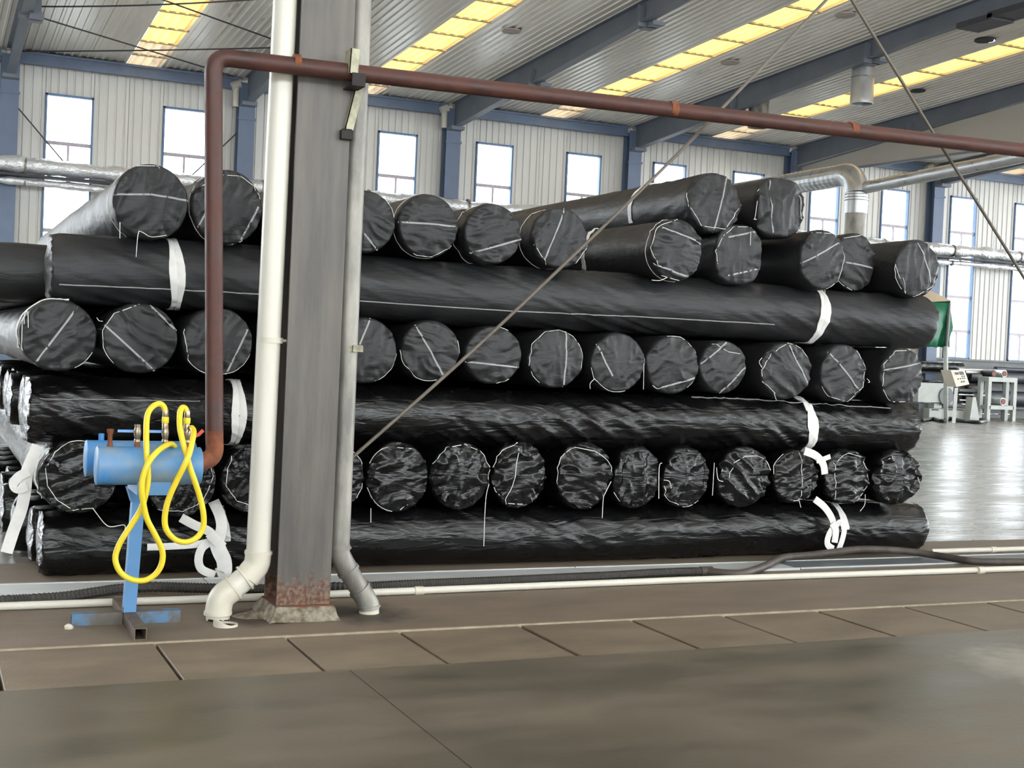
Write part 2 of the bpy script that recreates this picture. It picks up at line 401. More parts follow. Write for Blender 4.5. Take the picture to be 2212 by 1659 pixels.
def wall_panel(x, wd, z0, z1):
    key = (round(wd,3), round(z1-z0,3))
    if key not in SM: SM[key] = sheet_mesh(wd, z1-z0)
    o = D.objects.new('wall_panel', SM[key]); COL.objects.link(o); o.parent = wall; o.location = (x, 0, z0)
W0, W1, W2, W3 = .885, 2.08, 3.855, 5.045
ZB, ZT = 2.06, 7.745
ztop = 8.95
wn = 0
def window(xl, xr, n):
    o = emptys('window_%d' % n); o.location = (xl, YW, 0); wd = xr-xl
    f = MB(); t = .05
    f.box((0,-.05,ZB),(t,.1,ZT)); f.box((wd-t,-.05,ZB),(wd,.1,ZT)); f.box((0,-.05,ZT-t),(wd,.1,ZT)); f.box((0,-.05,ZB),(wd,.1,ZB+t))
    f.build('window_frame', M_FRAME, o)
    for z in (6.49, 5.45, 4.23, 3.03):
        MB().box((t,-.01,z-.045),(wd-t,.07,z+.045)).build('transom', M_SASH, o)
    for z0, z1 in ((5.495,6.445),(ZB+t,2.985)):
        MB().box((wd/2-.028,-.005,z0),(wd/2+.028,.065,z1)).build('mullion', M_SASH, o)
    for z0, z1, two in ((6.535,ZT-t,0),(5.495,6.445,1),(4.275,5.405,0),(3.075,4.185,0),(ZB+t,2.985,1)):
        xs = [(t,wd/2-.028),(wd/2+.028,wd-t)] if two else [(t,wd-t)]
        for a, b in xs: MB().box((a,.026,z0),(b,.032,z1)).build('pane', M_GLASS, o)
for k in range(-2, 8):
    bx = X0+BAY*k
    for x, wd in ((0,W0),(W1,(W2-W1)/2),((W1+W2)/2,(W2-W1)/2),(W3,BAY-W3)): wall_panel(bx+x, wd, ZB, ztop)
    for a, b in ((W0,W1),(W2,W3)):
        wall_panel(bx+a, b-a, ZT, ztop)
        if -1 <= k <= 6: wn += 1; window(bx+a, bx+b, wn)
        else: MB().box((bx+a,0,ZB),(bx+b,.06,ZT)).build('blind_panel', M_CLAD, wall, loc=None)

# ---- roof lining: ribbed sheets with a translucent strip in every bay
roof = emptys('ceiling')
YR0 = 19.5
def ribbed(wd, ln, pitch=.2, dep=.028):
    n = max(1, round(wd/pitch)); p = wd/n; prof = [(0.004,.0)]
    for i in range(n):
        x = i*p; prof += [(x+p*.52,0.),(x+p*.60,-dep),(x+p*.86,-dep),(x+p*.94,0.)]
    prof += [(wd-.004,0.)]; k = len(prof)
    vs = [(x,0,z) for x,z in prof]+[(x,-ln,z+SL*ln) for x,z in prof]
    return vs, [(i,i+1,k+i+1,k+i) for i in range(k-1)]
RM = {}
def roof_piece(name, x, y, wd, ln, mat):
    key = (name, round(wd,3), round(ln,3), mat.name)
    if key not in RM:
        vs, fs = ribbed(wd, ln); me = D.meshes.new(name); me.from_pydata(vs, [], fs); me.materials.append(mat); me.update(); RM[key] = me
    o = D.objects.new(name, RM[key]); COL.objects.link(o); o.parent = roof; o.location = (x, y, roofz(y))
LFULL = YW+.1-YR0
SK0, SK1 = 2.84, 3.72
for k in range(-2, 8):
    bx = X0+BAY*k
    for i in range(3): roof_piece('roof_sheet', bx+i*SK0/3, YW+.1, SK0/3, LFULL, M_ROOF)
    for i in range(3): roof_piece('roof_sheet', bx+SK1+i*(BAY-SK1)/3, YW+.1, (BAY-SK1)/3, LFULL, M_ROOF)
    for u0, u1 in ((bx-.001,bx+SK0),(bx+SK1,bx+BAY+.001)):  # opaque backing boards, added to stop sky light leaking between the sheets
        za, zb_ = roofz(YW+.4)+.03, roofz(YR0)+.03
        MB().hexa([(u0,YR0,zb_),(u1,YR0,zb_),(u1,YW+.4,za),(u0,YW+.4,za),(u0,YR0,zb_+.05),(u1,YR0,zb_+.05),(u1,YW+.4,za+.05),(u0,YW+.4,za+.05)]).build('roof_leak_backing', M_ROOF, roof)
    y = YW+.1; j = 0
    while y-1.4 > YR0-1.4:
        ln = min(1.36, y-YR0)
        if ln < .2: break
        roof_piece('skylight_panel', bx+SK0, y-.02, SK1-SK0, ln, M_SKYD if j < 2 else M_SKYL)
        MB().box((bx+SK0-.03,y-1.425,roofz(y-1.40)-.035),(bx+SK1+.03,y-1.365,roofz(y-1.40)+.10)).build('purlin', M_ANGLE, roof)
        y -= 1.4; j += 1
# the roof carries on over the camera
nr = MB(); z0 = roofz(YR0); z1 = roofz(-16)
nr.hexa([(-26,-16,z1),(60,-16,z1),(60,YR0,z0),(-26,YR0,z0),(-26,-16,z1+.1),(60,-16,z1+.1),(60,YR0,z0+.1),(-26,YR0,z0+.1)])
nr.build('near_roof', M_ROOF, roof)

# unseen wall behind the camera, added with an open band to shape the light
wf = emptys('wall_front_light_band'); wf.location = (0, -16, 0)
MB().box((-26,-.2,0),(60,0,5.7)).build('low_wall', M_CLAD, wf)
MB().box((-26,-.2,9.0),(60,0,11.2)).build('head_wall', M_CLAD, wf)
wl = struct(MB().box((-26.2,-16,0),(-26,YW,11)).build('wall_left_light_stop', M_LOWW))  # unseen side wall, added to shut out sky light from the left
# ---- columns, eave beams, rafters
for k in range(-1, 8):
    x = X0+BAY*k
    c = empty('wall_column', (x, YW-.02, 0))
    tag(c, ['blue steel wall column beyond the left edge','blue steel wall column at the far left beside foil pipes','blue steel wall column left of the white drain pipe',
            'blue steel wall column between second and third windows right of the grey column','blue steel wall column behind the topmost roll end',
            'blue steel wall column hidden by the tin duct elbow','blue steel wall column right of the tin duct drop','blue steel wall column past the right edge','last blue steel wall column'][k+1], 'column', 'wall columns')
    MB().box((-.22,-.42,0),(.22,-.40,8.55)).build('front_flange', M_BLUE, c)
    MB().box((-.02,-.40,0),(.02,-.05,8.55)).build('web', M_BLUE, c)
    MB().box((-.22,-.05,0),(.22,-.03,8.55)).build('rear_flange', M_BLUE, c)
    MB().box((-.24,-.46,7.55),(.24,-.38,7.62)).build('bracket_plate', M_BLUE, c)
    # eave beam to the next column
    e = empty('eave_beam', (x, YW-.05, 8.5))
    tag(e, ['blue eave channel left of the frame','blue eave channel over the two leftmost windows','blue eave channel behind the white drain pipe and grey column',
            'blue eave channel over the pair of windows mid photo','blue eave channel behind the tin ducts','blue eave channel below the hanging curtain panel',
            'blue eave channel over the rightmost windows','blue eave channel past the right edge','blue eave channel at the far end'][k+1], 'beam', 'eave beams')
    MB().box((.23,-.28,-.10),(BAY-.23,-.02,.16)).build('channel', M_BLUE, e)
    MB().box((.23,-.33,.12),(BAY-.23,-.27,.18)).build('top_lip', M_BLUE, e)
    MB().box((.23,-.33,-.13),(BAY-.23,-.27,-.08)).build('bottom_lip', M_BLUE, e)
def rafter(k):
    x = X0+BAY*k
    names = {-1:'slate roof rafter left of the frame',0:'slate roof rafter at the top left corner',1:'slate roof rafter behind the white drain pipe',
             2:'slate roof rafter rising from mid photo to the top edge',3:'slate roof rafter behind the hanging tin tube',4:'slate roof rafter above the hanging curtain panel',
             5:'slate roof rafter over the right-hand duct',6:'slate roof rafter at the far right',7:'last slate roof rafter'}
    o = empty('roof_rafter', (x, YW-.45, 8)); tag(o, names[k], 'rafter', 'roof rafters')
    ys = [YW-.45, YW-13, YR0-2, 0.]
    def dep(y): return max(.42, .74-.32*(YW-.45-y)/12.5)
    for nm, fw, top in (('top_flange',.11,True),('bottom_flange',.11,False)):
        mb = MB()
        for a, b in zip(ys[:-1], ys[1:]):
            def zz(y): return roofz(y)-.035 if top else roofz(y)-dep(y)
            t = .02; A, B = zz(a), zz(b)
            mb.hexa([(-fw,b,B-t),(fw,b,B-t),(fw,a,A-t),(-fw,a,A-t),(-fw,b,B),(fw,b,B),(fw,a,A),(-fw,a,A)])
        mb.v = [(p[0],p[1]-(YW-.45),p[2]-8) for p in mb.v]; mb.build(nm, M_RAFT, o)
    mb = MB()
    for a, b in zip(ys[:-1], ys[1:]):
        t = .008
        mb.hexa([(-t,b,roofz(b)-dep(b)),(t,b,roofz(b)-dep(b)),(t,a,roofz(a)-dep(a)),(-t,a,roofz(a)-dep(a)),
                 (-t,b,roofz(b)-.04),(t,b,roofz(b)-.04),(t,a,roofz(a)-.04),(-t,a,roofz(a)-.04)])
    mb.v = [(p[0],p[1]-(YW-.45),p[2]-8) for p in mb.v]; mb.build('web', M_RAFT, o)
    MB().box((-.2,-.32,roofz(YW-.7)-.84-8),(.2,.04,roofz(YW-.7)-.74-8)).build('seat_bracket', M_RAFT, o)
    for y in (30.3, 24.8):
        zz = roofz(y)-dep(y)-8; yy = y-(YW-.45)
        MB().box((-.16,yy-.03,zz-.10),(.30,yy+.03,zz+.34)).build('splice_plate', M_RAFT, o)
        MB().box((.05,yy-.30,zz-.10),(.34,yy+.30,zz-.02)).build('splice_shelf', M_RAFT, o)
for k in range(-1, 8): rafter(k)

# hanging curtain panel below the fifth rafter
x5 = X0+BAY*4
zt = lambda y: roofz(y)-.45
cp = MB().hexa([(x5-.03,17,7.35),(x5+.03,17,7.35),(x5+.03,YW-.5,7.75),(x5-.03,YW-.5,7.75),
                (x5-.03,17,zt(17)),(x5+.03,17,zt(17)),(x5+.03,YW-.5,zt(YW-.5)-.2),(x5-.03,YW-.5,zt(YW-.5)-.2)]).build('curtain_panel', pm('smooth_grey_panel', lin(176,174,168), .55, 0, .08, .8, (1,.4,1)))
tag(cp, 'smooth grey curtain panel hanging below the rafter above the tin ducts', 'panel')
MB().hexa([(x5-.05,17,7.31),(x5+.05,17,7.31),(x5+.05,YW-.5,7.71),(x5-.05,YW-.5,7.71),(x5-.05,17,7.37),(x5+.05,17,7.37),(x5+.05,YW-.5,7.77),(x5-.05,YW-.5,7.77)]).build('bottom_rail', M_RAFT, cp)

# ---- outside: yard, far building
yard = struct(MB().box((-60,YW+.4,-.3),(120,140,-.05)).build('floor_yard', M_YARD))
bx0, bx1, bzt = AY(128,420,70).x, AY(330,420,70).x, AY(150,418,70).z
bld = empty('far_building', (bx0, 70, 0)); tag(bld, 'pale building across the yard seen through the leftmost window', 'building')
bw = MB()
bw.box((0,0,0),(bx1-bx0,10,bzt)).build('facade', M_BLDG, bld)
for i in range(3):
    for j in range(3):
        MB().box((.5+i*1.5,-.05,bzt-3.2-j*2.4+(0 if j else .9)),(1.5+i*1.5,.02,bzt-1.5-j*2.4+(0 if j else .9))).build('window', M_BLDW, bld)
bld2 = empty('far_workshop', (52, 62, 0)); tag(bld2, 'pale workshop across the yard seen through the right-hand windows', 'building')
MB().box((0,0,0),(40,10,7.5)).build('facade', M_BLDG, bld2)
for i in range(9): MB().box((1.5+i*4.2,-.05,3.2),(4+i*4.2,.02,5.6)).build('window', M_BLDW, bld2)
for i, (px, py) in enumerate(((2025,770),(2172,765))):
    p = AZ(px, 812, 0); p = AY(px, py, 46.); 
    o = tag(MB().bbox((p.x-.7,45.6,-.05),(p.x+.7,46.4,p.z+.5),.1).build('oil_drum_crate', M_ORANGE),
        ['orange crate in the yard seen under the green canopy','orange crate in the yard seen through the rightmost window'][i], 'crate')
    MB().box((p.x-.72,45.55,p.z-.3),(p.x+.72,45.62,p.z-.15)).build('band', M_BLDG, o)

# ================================================================== THE PILE OF WRAPPED ROLLS
def capdepth(un, vn, st, seed):
    """outward bulge of a roll's gathered end face, unit disc coordinates -> metres"""
    r2 = np.minimum(un*un+vn*vn, 1.0); r = np.sqrt(r2)
    a = st['ang']; p = un*math.cos(a)+vn*math.sin(a); q = -un*math.sin(a)+vn*math.cos(a)
    wv = noise3(p*1.3, q*1.3, 3.3, seed+5)*.8; g = st.get('gl', 0)
    d = st['bulge']*(1-r2)
    d = d + st['amp']*(ridge(p*.6+wv, q*(2.3-.5*g)+wv*.6, 1.7, seed)-.4)*(.4+.6*r)
    d = d + st['amp']*.45*(ridge(p*1.4+2*wv, q*4.4+wv, 7.1, seed+9)-.4)*r
    th = np.arctan2(vn, un)
    d = d + st['amp']*.9*(noise3(np.cos(th)*5.5, np.sin(th)*5.5, r*.8, seed+3)*1.5)*r2*r2
    return d
def bodywr(th, s, st, seed):
    c, sn = np.cos(th), np.sin(th)
    tw = st['twist']
    a = np.cos(th+s*tw), np.sin(th+s*tw)
    k = np.clip(.55+1.2*noise3(c*.8, sn*.8, s*.8, seed+30), .1, 1.4)
    w1 = (ridge(a[0]*2.3, a[1]*2.3, s*.55, seed+20)**1.6-.3)*k*1.5
    w2 = (ridge(a[0]*5.2, a[1]*5.2, s*1.3+noise3(c*2, sn*2, s*2, seed)*1.0, seed+21)-.45)*k
    w3 = noise3(c*1.2, sn*1.2, s*.9, seed+22)
    return st['bamp']*(w1+.6*w2+.9*w3)
ST_G = dict(bulge=.03, amp=.044, bamp=.011, twist=1.6, gl=1)
ST_M = dict(bulge=.030, amp=.023, bamp=.005, twist=1.0)
ST_M2 = dict(bulge=.030, amp=.028, bamp=.010, twist=1.6)

def roll_surface(rx, rz, L, st, seed, sq=2.0, n=72, fine=1.3, side='front', sag=0.):
    """a wrapped roll along +Y (end face at y = 0): verts, faces"""
    th = np.linspace(0, 2*PI, n, endpoint=False)
    c, s = np.cos(th), np.sin(th)
    k = (np.abs(c)**sq+np.abs(s)**sq)**(-1/sq)
    rings = []
    rhos = [.06,.13,.2,.27,.34,.41,.48,.55,.61,.67,.73,.79,.85,.9,.945]
    for r in rhos:
        u, v = c*r*k, s*r*k
        d = capdepth(c*r, s*r, st, seed); rings.append(np.stack([rx*u, -d, rz*v], 1))
    d = capdepth(c*.97, s*.97, st, seed)*.5
    rings.append(np.stack([rx*c*.975*k, .010-d, rz*s*.975*k], 1))
    sv = [.03,.05,.08,.12,.17,.23,.3,.38,.46,.55,.64,.73,.83,.93,1.04,1.16,1.3,1.5,1.75,2.,2.4,2.9,3.5,4.3,5.2,6.2,L]
    sv = [x for x in sv if x < L-.01]+[L]
    for y in sv:
        f = (1+bodywr(th, np.full_like(th, y), st, seed)/max(rx,.1)*min(1, y/.06))*(1-.03*min(1, y/.25))
        e = .995 if y < .04 else 1.0
        rings.append(np.stack([rx*c*k*f*e, np.full_like(th, y), rz*s*k*f*e], 1))
    V = [(0., float(-capdepth(np.array(0.), np.array(0.), st, seed)), 0.)]
    for R in rings: V += [tuple(map(float, p)) for p in R]
    F = []
    for j in range(n): F.append((0, 1+j, 1+(j+1)%n))
    for i in range(len(rings)-1):
        a, b = 1+i*n, 1+(i+1)*n
        for j in range(n):
            j2 = (j+1)%n; F.append((a+j, b+j, b+j2, a+j2))
    V.append((0., L+.02, 0.)); e = len(V)-1; a = 1+(len(rings)-1)*n
    for j in range(n): F.append((a+(j+1)%n, a+j, e))
    return V, F

def subdiv(pts, step):
    out = [pts[0]]
    for a, b in zip(pts[:-1], pts[1:]):
        n = max(1, int(math.dist(a, b)/step))
        for i in range(1, n+1): out.append((a[0]+(b[0]-a[0])*i/n, a[1]+(b[1]-a[1])*i/n))
    return out

rollseed = [10]
def end_roll(cx, cy, hh, hw, Y, L, mat, st, label, group, stripes=(), strings=(), dangles=(), rings=(), straps=(), sq=2.0, ang=None, thread=.0026):
    """a roll lying along Y, its end face towards the camera; pixel figures are read at depth Y"""
    rollseed[0] += 7; seed = rollseed[0]
    st = dict(st); st['ang'] = random.uniform(-1.2, 1.2) if ang is None else ang
    if seed % 2: st['twist'] *= -1
    C = AY(cx, cy, Y)
    rz = (AY(cx, cy-hh, Y).z-AY(cx, cy+hh, Y).z)/2
    rx = (AY(cx+hw, cy, Y)-AY(cx-hw, cy, Y)).x/2
    V, F = roll_surface(rx, rz, L, st, seed, sq)
    root = mk('wrapped_roll', V, F, mat, smooth=True, loc=C)
    root.data.set_sharp_from_angle(angle=math.radians(75))
    tag(root, label, 'roll', group)
    def surf(px, py, off):
        p = AY(px, py, Y)-C; un, vn = p.x/rx, p.z/rz
        r = (abs(un)**sq+abs(vn)**sq)**(1/sq)
        if r > .985: un, vn, r = un*.985/r, vn*.985/r, .985
        d = float(capdepth(np.array(un), np.array(vn), st, seed))
        if r > .94: d = d*max(.5, 1-(r-.94)*11)-.012*(r-.94)/.045
        return Vector((un*rx, -d-off, vn*rz))
    for s in stripes:
        pts = [surf(x, y, .0022) for x, y in subdiv(list(s), 7)]
        MB().ribbon(pts, .0125, .0016).build('woven_stripe', M_STRIPE, root)
    for s in strings:
        pts = [surf(x, y, thread*.8) for x, y in subdiv(list(s), 9)]
        MB().tube(pts, thread, 5).build('tie_string', M_STRING, root)
    for s in dangles:
        pts = [AY(x, y, Y-.05)-C for x, y in s]
        MB().tube(smoothpath(pts, 4), thread, 5).build('loose_string', M_STRING, root)
    def ringpts(y, off, skew, a0=0, a1=2*PI, n=64):
        out = []
        for i in range(n+1):
            t = a0+(a1-a0)*i/n; yy = y+skew*math.cos(t)
            f = (1+float(bodywr(np.array(t), np.array(yy), st, seed))/max(rx,.1)*min(1, yy/.06))*(1-.03*min(1, yy/.25))
            kk = (abs(math.cos(t))**sq+abs(math.sin(t))**sq)**(-1/sq)
            out.append(Vector((math.cos(t)*kk*(rx*f+off), yy, math.sin(t)*kk*(rz*f+off))))
        return out
    for y, skew in rings:
        MB().tube(ringpts(y, thread*.6, skew), thread, 5).build('tie_string', M_STRING, root)
    for y, wd, skew, a0, a1 in straps:
        p = ringpts(y, .004, skew, a0, a1); q = ringpts(y+wd, .004, skew, a0, a1)
        p2 = ringpts(y, .009, skew, a0, a1); q2 = ringpts(y+wd, .009, skew, a0, a1); m2 = ringpts(y+wd/2, .012, skew, a0, a1)
        v = []; f = []
        for t in zip(p, p2, m2, q2, q): v += list(t)
        for i in range(len(p)-1):
            for j in range(4): f.append((i*5+j, i*5+j+1, i*5+6+j, i*5+5+j))
        mk('strap', v, f, M_STRAP, root, smooth=True)
    return root

GB, GM, GU, GT = 'end-on rolls of the bottom cross layer', 'end-on rolls of the middle cross layer', 'end-on rolls of the upper cross layer', 'rolls on the very top of the pile'
YE = 8.87
pre = 'glossy bottom-row roll end, '
def B(label, *a, **k): return end_roll(*a, YE, 6.6, M_FILM, ST_G, pre+label, GB, thread=.0028, **k)
B('leftmost, pleated and ringed with twine', 170,1031,80,88, ang=.25,
  strings=[[(200,1097),(157,1101),(123,1080),(103,1050),(98,1012),(118,976),(157,950),(215,950)]],
  dangles=[[(200,1097),(210,1111),(226,1131),(240,1138),(268,1134),(270,1146)]], straps=[(.10,.055,.0,PI*.80,PI*1.2)])
B('second from left behind the blue tank', 392,1040,78,78, ang=1.1, strings=[[(452,996),(462,1030),(441,1079),(395,1105),(340,1100)]])
B('third from left, just left of the white drain pipe', 550,1033,77,74, ang=.8, strings=[[(500,985),(491,1012),(487,1049),(511,1082),(545,1092)]])
B('mostly hidden behind the grey column', 722,1031,72,66, strings=[[(755,970),(773,983),(787,1000)],[(785,1045),(775,1080)]])
B('first right of the grey column, twine along its lower rim', 860,1031,76,68, ang=.2,
  strings=[[(799,1001),(812,976),(838,966)],[(859,967),(890,969)],[(796,1020),(803,1036)],[(791,1055),(798,1084)],[(799,1086),(825,1100),(848,1107)],[(865,1102),(879,1090)]],
  dangles=[[(801,1098),(801,1128)]])
B('second right of the grey column, a long twine end hanging down', 995,1028,74,65, ang=1.1,
  strings=[[(930,1000),(938,998),(964,966),(1002,959),(1036,974),(1057,1007),(1056,1046)]], dangles=[[(1056,1046),(1050,1073),(1047,1120),(1045,1180)]])
B('with one upright twine across its face', 1123,1026,72,59, ang=.3,
  strings=[[(1118,956),(1115,990),(1105,1048),(1092,1079),(1091,1096)],[(1118,956),(1071,983),(1064,1009)],[(1064,1054),(1087,1077)],[(1100,1088),(1132,1090)]])
B('with an arch of twine over its top', 1262,1028,74,59, ang=-.4,
  strings=[[(1206,1046),(1204,1040),(1205,1001),(1212,987),(1242,966),(1282,974),(1315,999),(1319,1035)]], dangles=[[(1320,1040),(1308,1064),(1303,1078),(1301,1119)]])
B('narrow one with upright pleats in the middle of the row', 1375,1031,68,53, ang=1.45, strings=[[(1316,1072),(1335,1090)]], dangles=[[(1430,1000),(1424,1010),(1423,1077)]])
B('fifth from the right end', 1482,1031,66,52, ang=1.3, strings=[[(1436,1050),(1439,1079),(1477,1095),(1517,1091)]], dangles=[[(1434,1037),(1446,1040),(1450,1055)]])
B('fourth from the right end with twine loop on its upper left', 1608,1030,66,57, ang=-.9,
  strings=[[(1571,1032),(1584,999),(1607,985),(1636,985),(1660,999),(1660,1015)]], dangles=[[(1548,1010),(1551,1035),(1562,1040)],[(1543,1000),(1539,1070)]])
B('third from the right end with straight upright twine', 1718,1030,58,50, ang=.4,
  strings=[[(1726,974),(1727,1024),(1726,1079)],[(1694,981),(1671,995),(1670,1024)],[(1709,1081),(1738,1078)]], dangles=[[(1726,1080),(1730,1096)]])
B('second from the right end with a ring of twine', 1829,1030,60,50, ang=0.,
  strings=[[(1805,996),(1826,978),(1864,988),(1877,1032),(1868,1068),(1842,1086)],[(1796,998),(1800,1004),(1801,1079)]], dangles=[[(1869,1068),(1868,1090),(1858,1104)]])
B('at the right end, strongly creased', 1939,1031,60,52, ang=1.2, strings=[[(1899,1001),(1925,985)],[(1981,1021),(1983,1042)]])

pre2 = 'matte middle-row roll end, '
def Cc(label, *a, **k): return end_roll(*a, YE, 6.6, M_WEAVE, k.pop('st', ST_M), pre2+label, GM, thread=.0024, **k)
Cc('leftmost with white strap round its shiny body', 126,725,78,86, ang=.6, st=ST_M2, stripes=[[(169,661),(71,790)]],
   strings=[[(202,762),(165,799)],[(49,678),(46,758)]], straps=[(.05,.05,.0,PI*.42,PI*1.12)], dangles=[[(52,700),(53,680),(60,674),(61,708)]])
Cc('second from left with two slanting stripes', 303,731,76,83, ang=-.6, stripes=[[(225,701),(337,805)],[(324,660),(381,715)]],
   strings=[[(302,657),(247,677),(221,714),(224,759),(244,786)]], dangles=[[(209,686),(214,693),(222,694)]])
Cc('third from left behind the brown vertical pipe', 471,738,74,77, ang=1., stripes=[[(536,709),(487,810)]],
   strings=[[(396,709),(408,786),(449,811),(513,804),(543,766)]])
Cc('hidden behind the white drain pipe and grey column', 636,745,73,72)
Cc('first right of the grey column, half hidden', 790,757,72,69, ang=1.1, stripes=[[(801,687),(774,744)]], strings=[[(856,764),(845,798),(823,821),(808,823)]])
Cc('with a stripe slanting down to the right, left of the rod', 930,757.5,66.5,65, ang=-.5, stripes=[[(895,700),(957,814)]],
   strings=[[(866,756),(868,783),(906,823),(946,823)],[(990,735),(994,763)]])
Cc('crossed by the tension rod, level stripe', 1067,767,63,62, ang=.2, stripes=[[(1006,781),(1123,794)]], strings=[[(1072,706),(1102,708)],[(1074,828),(1101,820)]])
Cc('light grey one fully ringed with twine', 1201,775,64,60, ang=1.5, stripes=[[(1223,713),(1215,838)]],
   strings=[[(1143,790),(1149,742),(1178,717),(1210,712),(1239,726),(1258,762),(1259,798)],[(1141,805),(1165,829)]])
Cc('with twine hanging down both sides', 1335,783,65,59, ang=1.2, stripes=[[(1288,742),(1319,812)]],
   strings=[[(1277,794),(1284,818),(1315,846),(1351,847)],[(1388,765),(1392,785)]], dangles=[[(1391,785),(1390,841)],[(1285,818),(1275,828),(1275,840)]])
Cc('sixth from the right of the column, stripe near its bottom', 1453,788,64,57, ang=.7, stripes=[[(1400,845),(1504,815)]],
   strings=[[(1441,726),(1472,727),(1507,762)],[(1502,818),(1490,842)]])
Cc('with two parallel slanting stripes', 1562,793,58,51, ang=.7, stripes=[[(1567,739),(1514,786)],[(1612,789),(1555,849)]], strings=[[(1535,738),(1571,760),(1606,766)]])
Cc('third from the right end with ring of twine', 1698,801,62.5,55, ang=-.8, stripes=[[(1699,741),(1745,834)]],
   strings=[[(1734,750),(1699,741),(1665,764),(1645,800),(1648,825),(1672,850)],[(1736,752),(1752,782)]], dangles=[[(1646,773),(1640,782),(1646,794)],[(1672,850),(1677,864)]])
Cc('second from the right end with steep stripe', 1822,807,64,50, ang=.3, stripes=[[(1788,759),(1853,842)]],
   strings=[[(1853,757),(1869,793),(1862,836),(1830,868)],[(1775,836),(1788,856),(1820,866)]], dangles=[[(1873,818),(1879,825),(1875,826)]])
Cc('at the right end with gently rising stripe', 1948,812,62,47, ang=.6, stripes=[[(1905,800),(1993,783)]],
   strings=[[(1966,757),(1933,758),(1909,786),(1905,833),(1921,868),(1965,868)]])

pre3 = 'matte upper-row roll end, '
def A(label, *a, **k):
    Y = k.pop('Y', YE); L = k.pop('L', 6.6)
    return end_roll(*a, Y, L, M_WEAVE, k.pop('st', ST_M), pre3+label, GU, thread=.0024, **k)
A('leftmost with a long level stripe', 326,436,83,83, ang=1.2, stripes=[[(246,420),(326,421),(408,434)]],
  strings=[[(295,358),(341,359),(345,364)]], dangles=[[(259,480),(259,515)],[(300,499),(297,515),(294,555)],[(300,499),(310,503),(328,512),(360,508)]], rings=[(.28,.03)])
A('second from left behind the brown pipe, two steep stripes', 491,447,82,78, ang=.9, st=ST_M2, stripes=[[(557,447),(518,524)],[(450,447),(427,492)]],
  strings=[[(436,402),(480,378),(520,381),(548,402),(562,430)]], rings=[(.12,.02)])
A('hidden behind the white drain pipe', 644,463,72,66)
A('first right of the grey column, half hidden', 787,478,69,69, ang=-.6, stripes=[[(785,505),(819,545)]], strings=[[(835,428),(848,450),(854,470)]])
A('with level stripe high on its face, right of the column', 925,488,70,66, ang=0., stripes=[[(860,480),(925,484),(989,491)]],
  strings=[[(892,551),(931,555),(978,532)]], rings=[(.1,.0)])
A('with stripe rising to the right low on its face', 1064,505,66,63, ang=.3, st=ST_M2, stripes=[[(1012,548),(1128,516)]], rings=[(.22,.02)])
A('behind the rod with a steep stripe', 1210,514,67,61, ang=1.15, stripes=[[(1221,448),(1174,560)]], strings=[[(1152,528),(1181,571)],[(1268,530),(1243,570)]], rings=[(.24,.0)])
A('sticking out under the topmost pair, two sloping stripes', 1462,540,68,57, Y=8.75, L=1.45, ang=-.3, st=ST_M2, stripes=[[(1424,489),(1519,528)],[(1408,570),(1484,598)]],
  strings=[[(1430,596),(1470,606)],[(1418,575),(1405,535),(1420,489),(1466,473)]], dangles=[[(1408,605),(1425,606),(1440,600)]], straps=[(1.22,.06,.12,PI*.3,PI*1.35)], rings=[(.10,.03)])
A('squarish, with two stripes top and bottom', 1596,550,66,51, L=.9, sq=2.7, ang=1.5, stripes=[[(1559,515),(1629,501)],[(1567,596),(1642,580)]],
  strings=[[(1550,570),(1546,542),(1560,510),(1586,490),(1625,490)]], dangles=[[(1622,500),(1621,530)]])
A('third from the right end with rising stripe', 1777,561,66,49, Y=8.80, ang=.6, stripes=[[(1730,569),(1817,521)]],
  strings=[[(1815,510),(1825,536),(1809,608),(1785,624)],[(1754,502),(1812,506)]], dangles=[[(1782,626),(1782,660)]])
A('second from the right end, tucked behind its neighbour', 1848,566,64,44, Y=9.02, ang=-.4, stripes=[[(1825,567),(1889,580)]], strings=[[(1812,610),(1840,627)],[(1825,514),(1862,508)]])
A('at the right end with a steep stripe', 1981,580,63.5,47, ang=1.4, stripes=[[(1982,520),(2008,612)]],
  strings=[[(1934,572),(1936,617),(1974,641),(2012,619),(2026,570)],[(1947,600),(1958,636)]], dangles=[[(1934,570),(1940,590),(1945,602)]])
end_roll(1543,438.5,66,59, YE, 6.6, M_WEAVE, ST_M2, 'topmost long roll of the pile, white strap round its body', GT, ang=1.2, stripes=[[(1567,377),(1540,502)]],
  strings=[[(1485,415),(1487,445),(1512,488),(1566,495),(1600,443)]], straps=[(.92,.055,.03,-.2,PI*1.15)], thread=.0024)
end_roll(1685,449,66,53, YE, 6.6, M_WEAVE, ST_M2, 'squarish topmost roll with two upright stripes, right one of the top pair', GT, sq=2.6, ang=1.5,
  stripes=[[(1660,391),(1662,434),(1668,510)],[(1719,392),(1729,434),(1730,474)]], strings=[[(1636,412),(1661,389)]], dangles=[[(1636,434),(1631,470),(1628,473),(1634,474)]], thread=.0024)

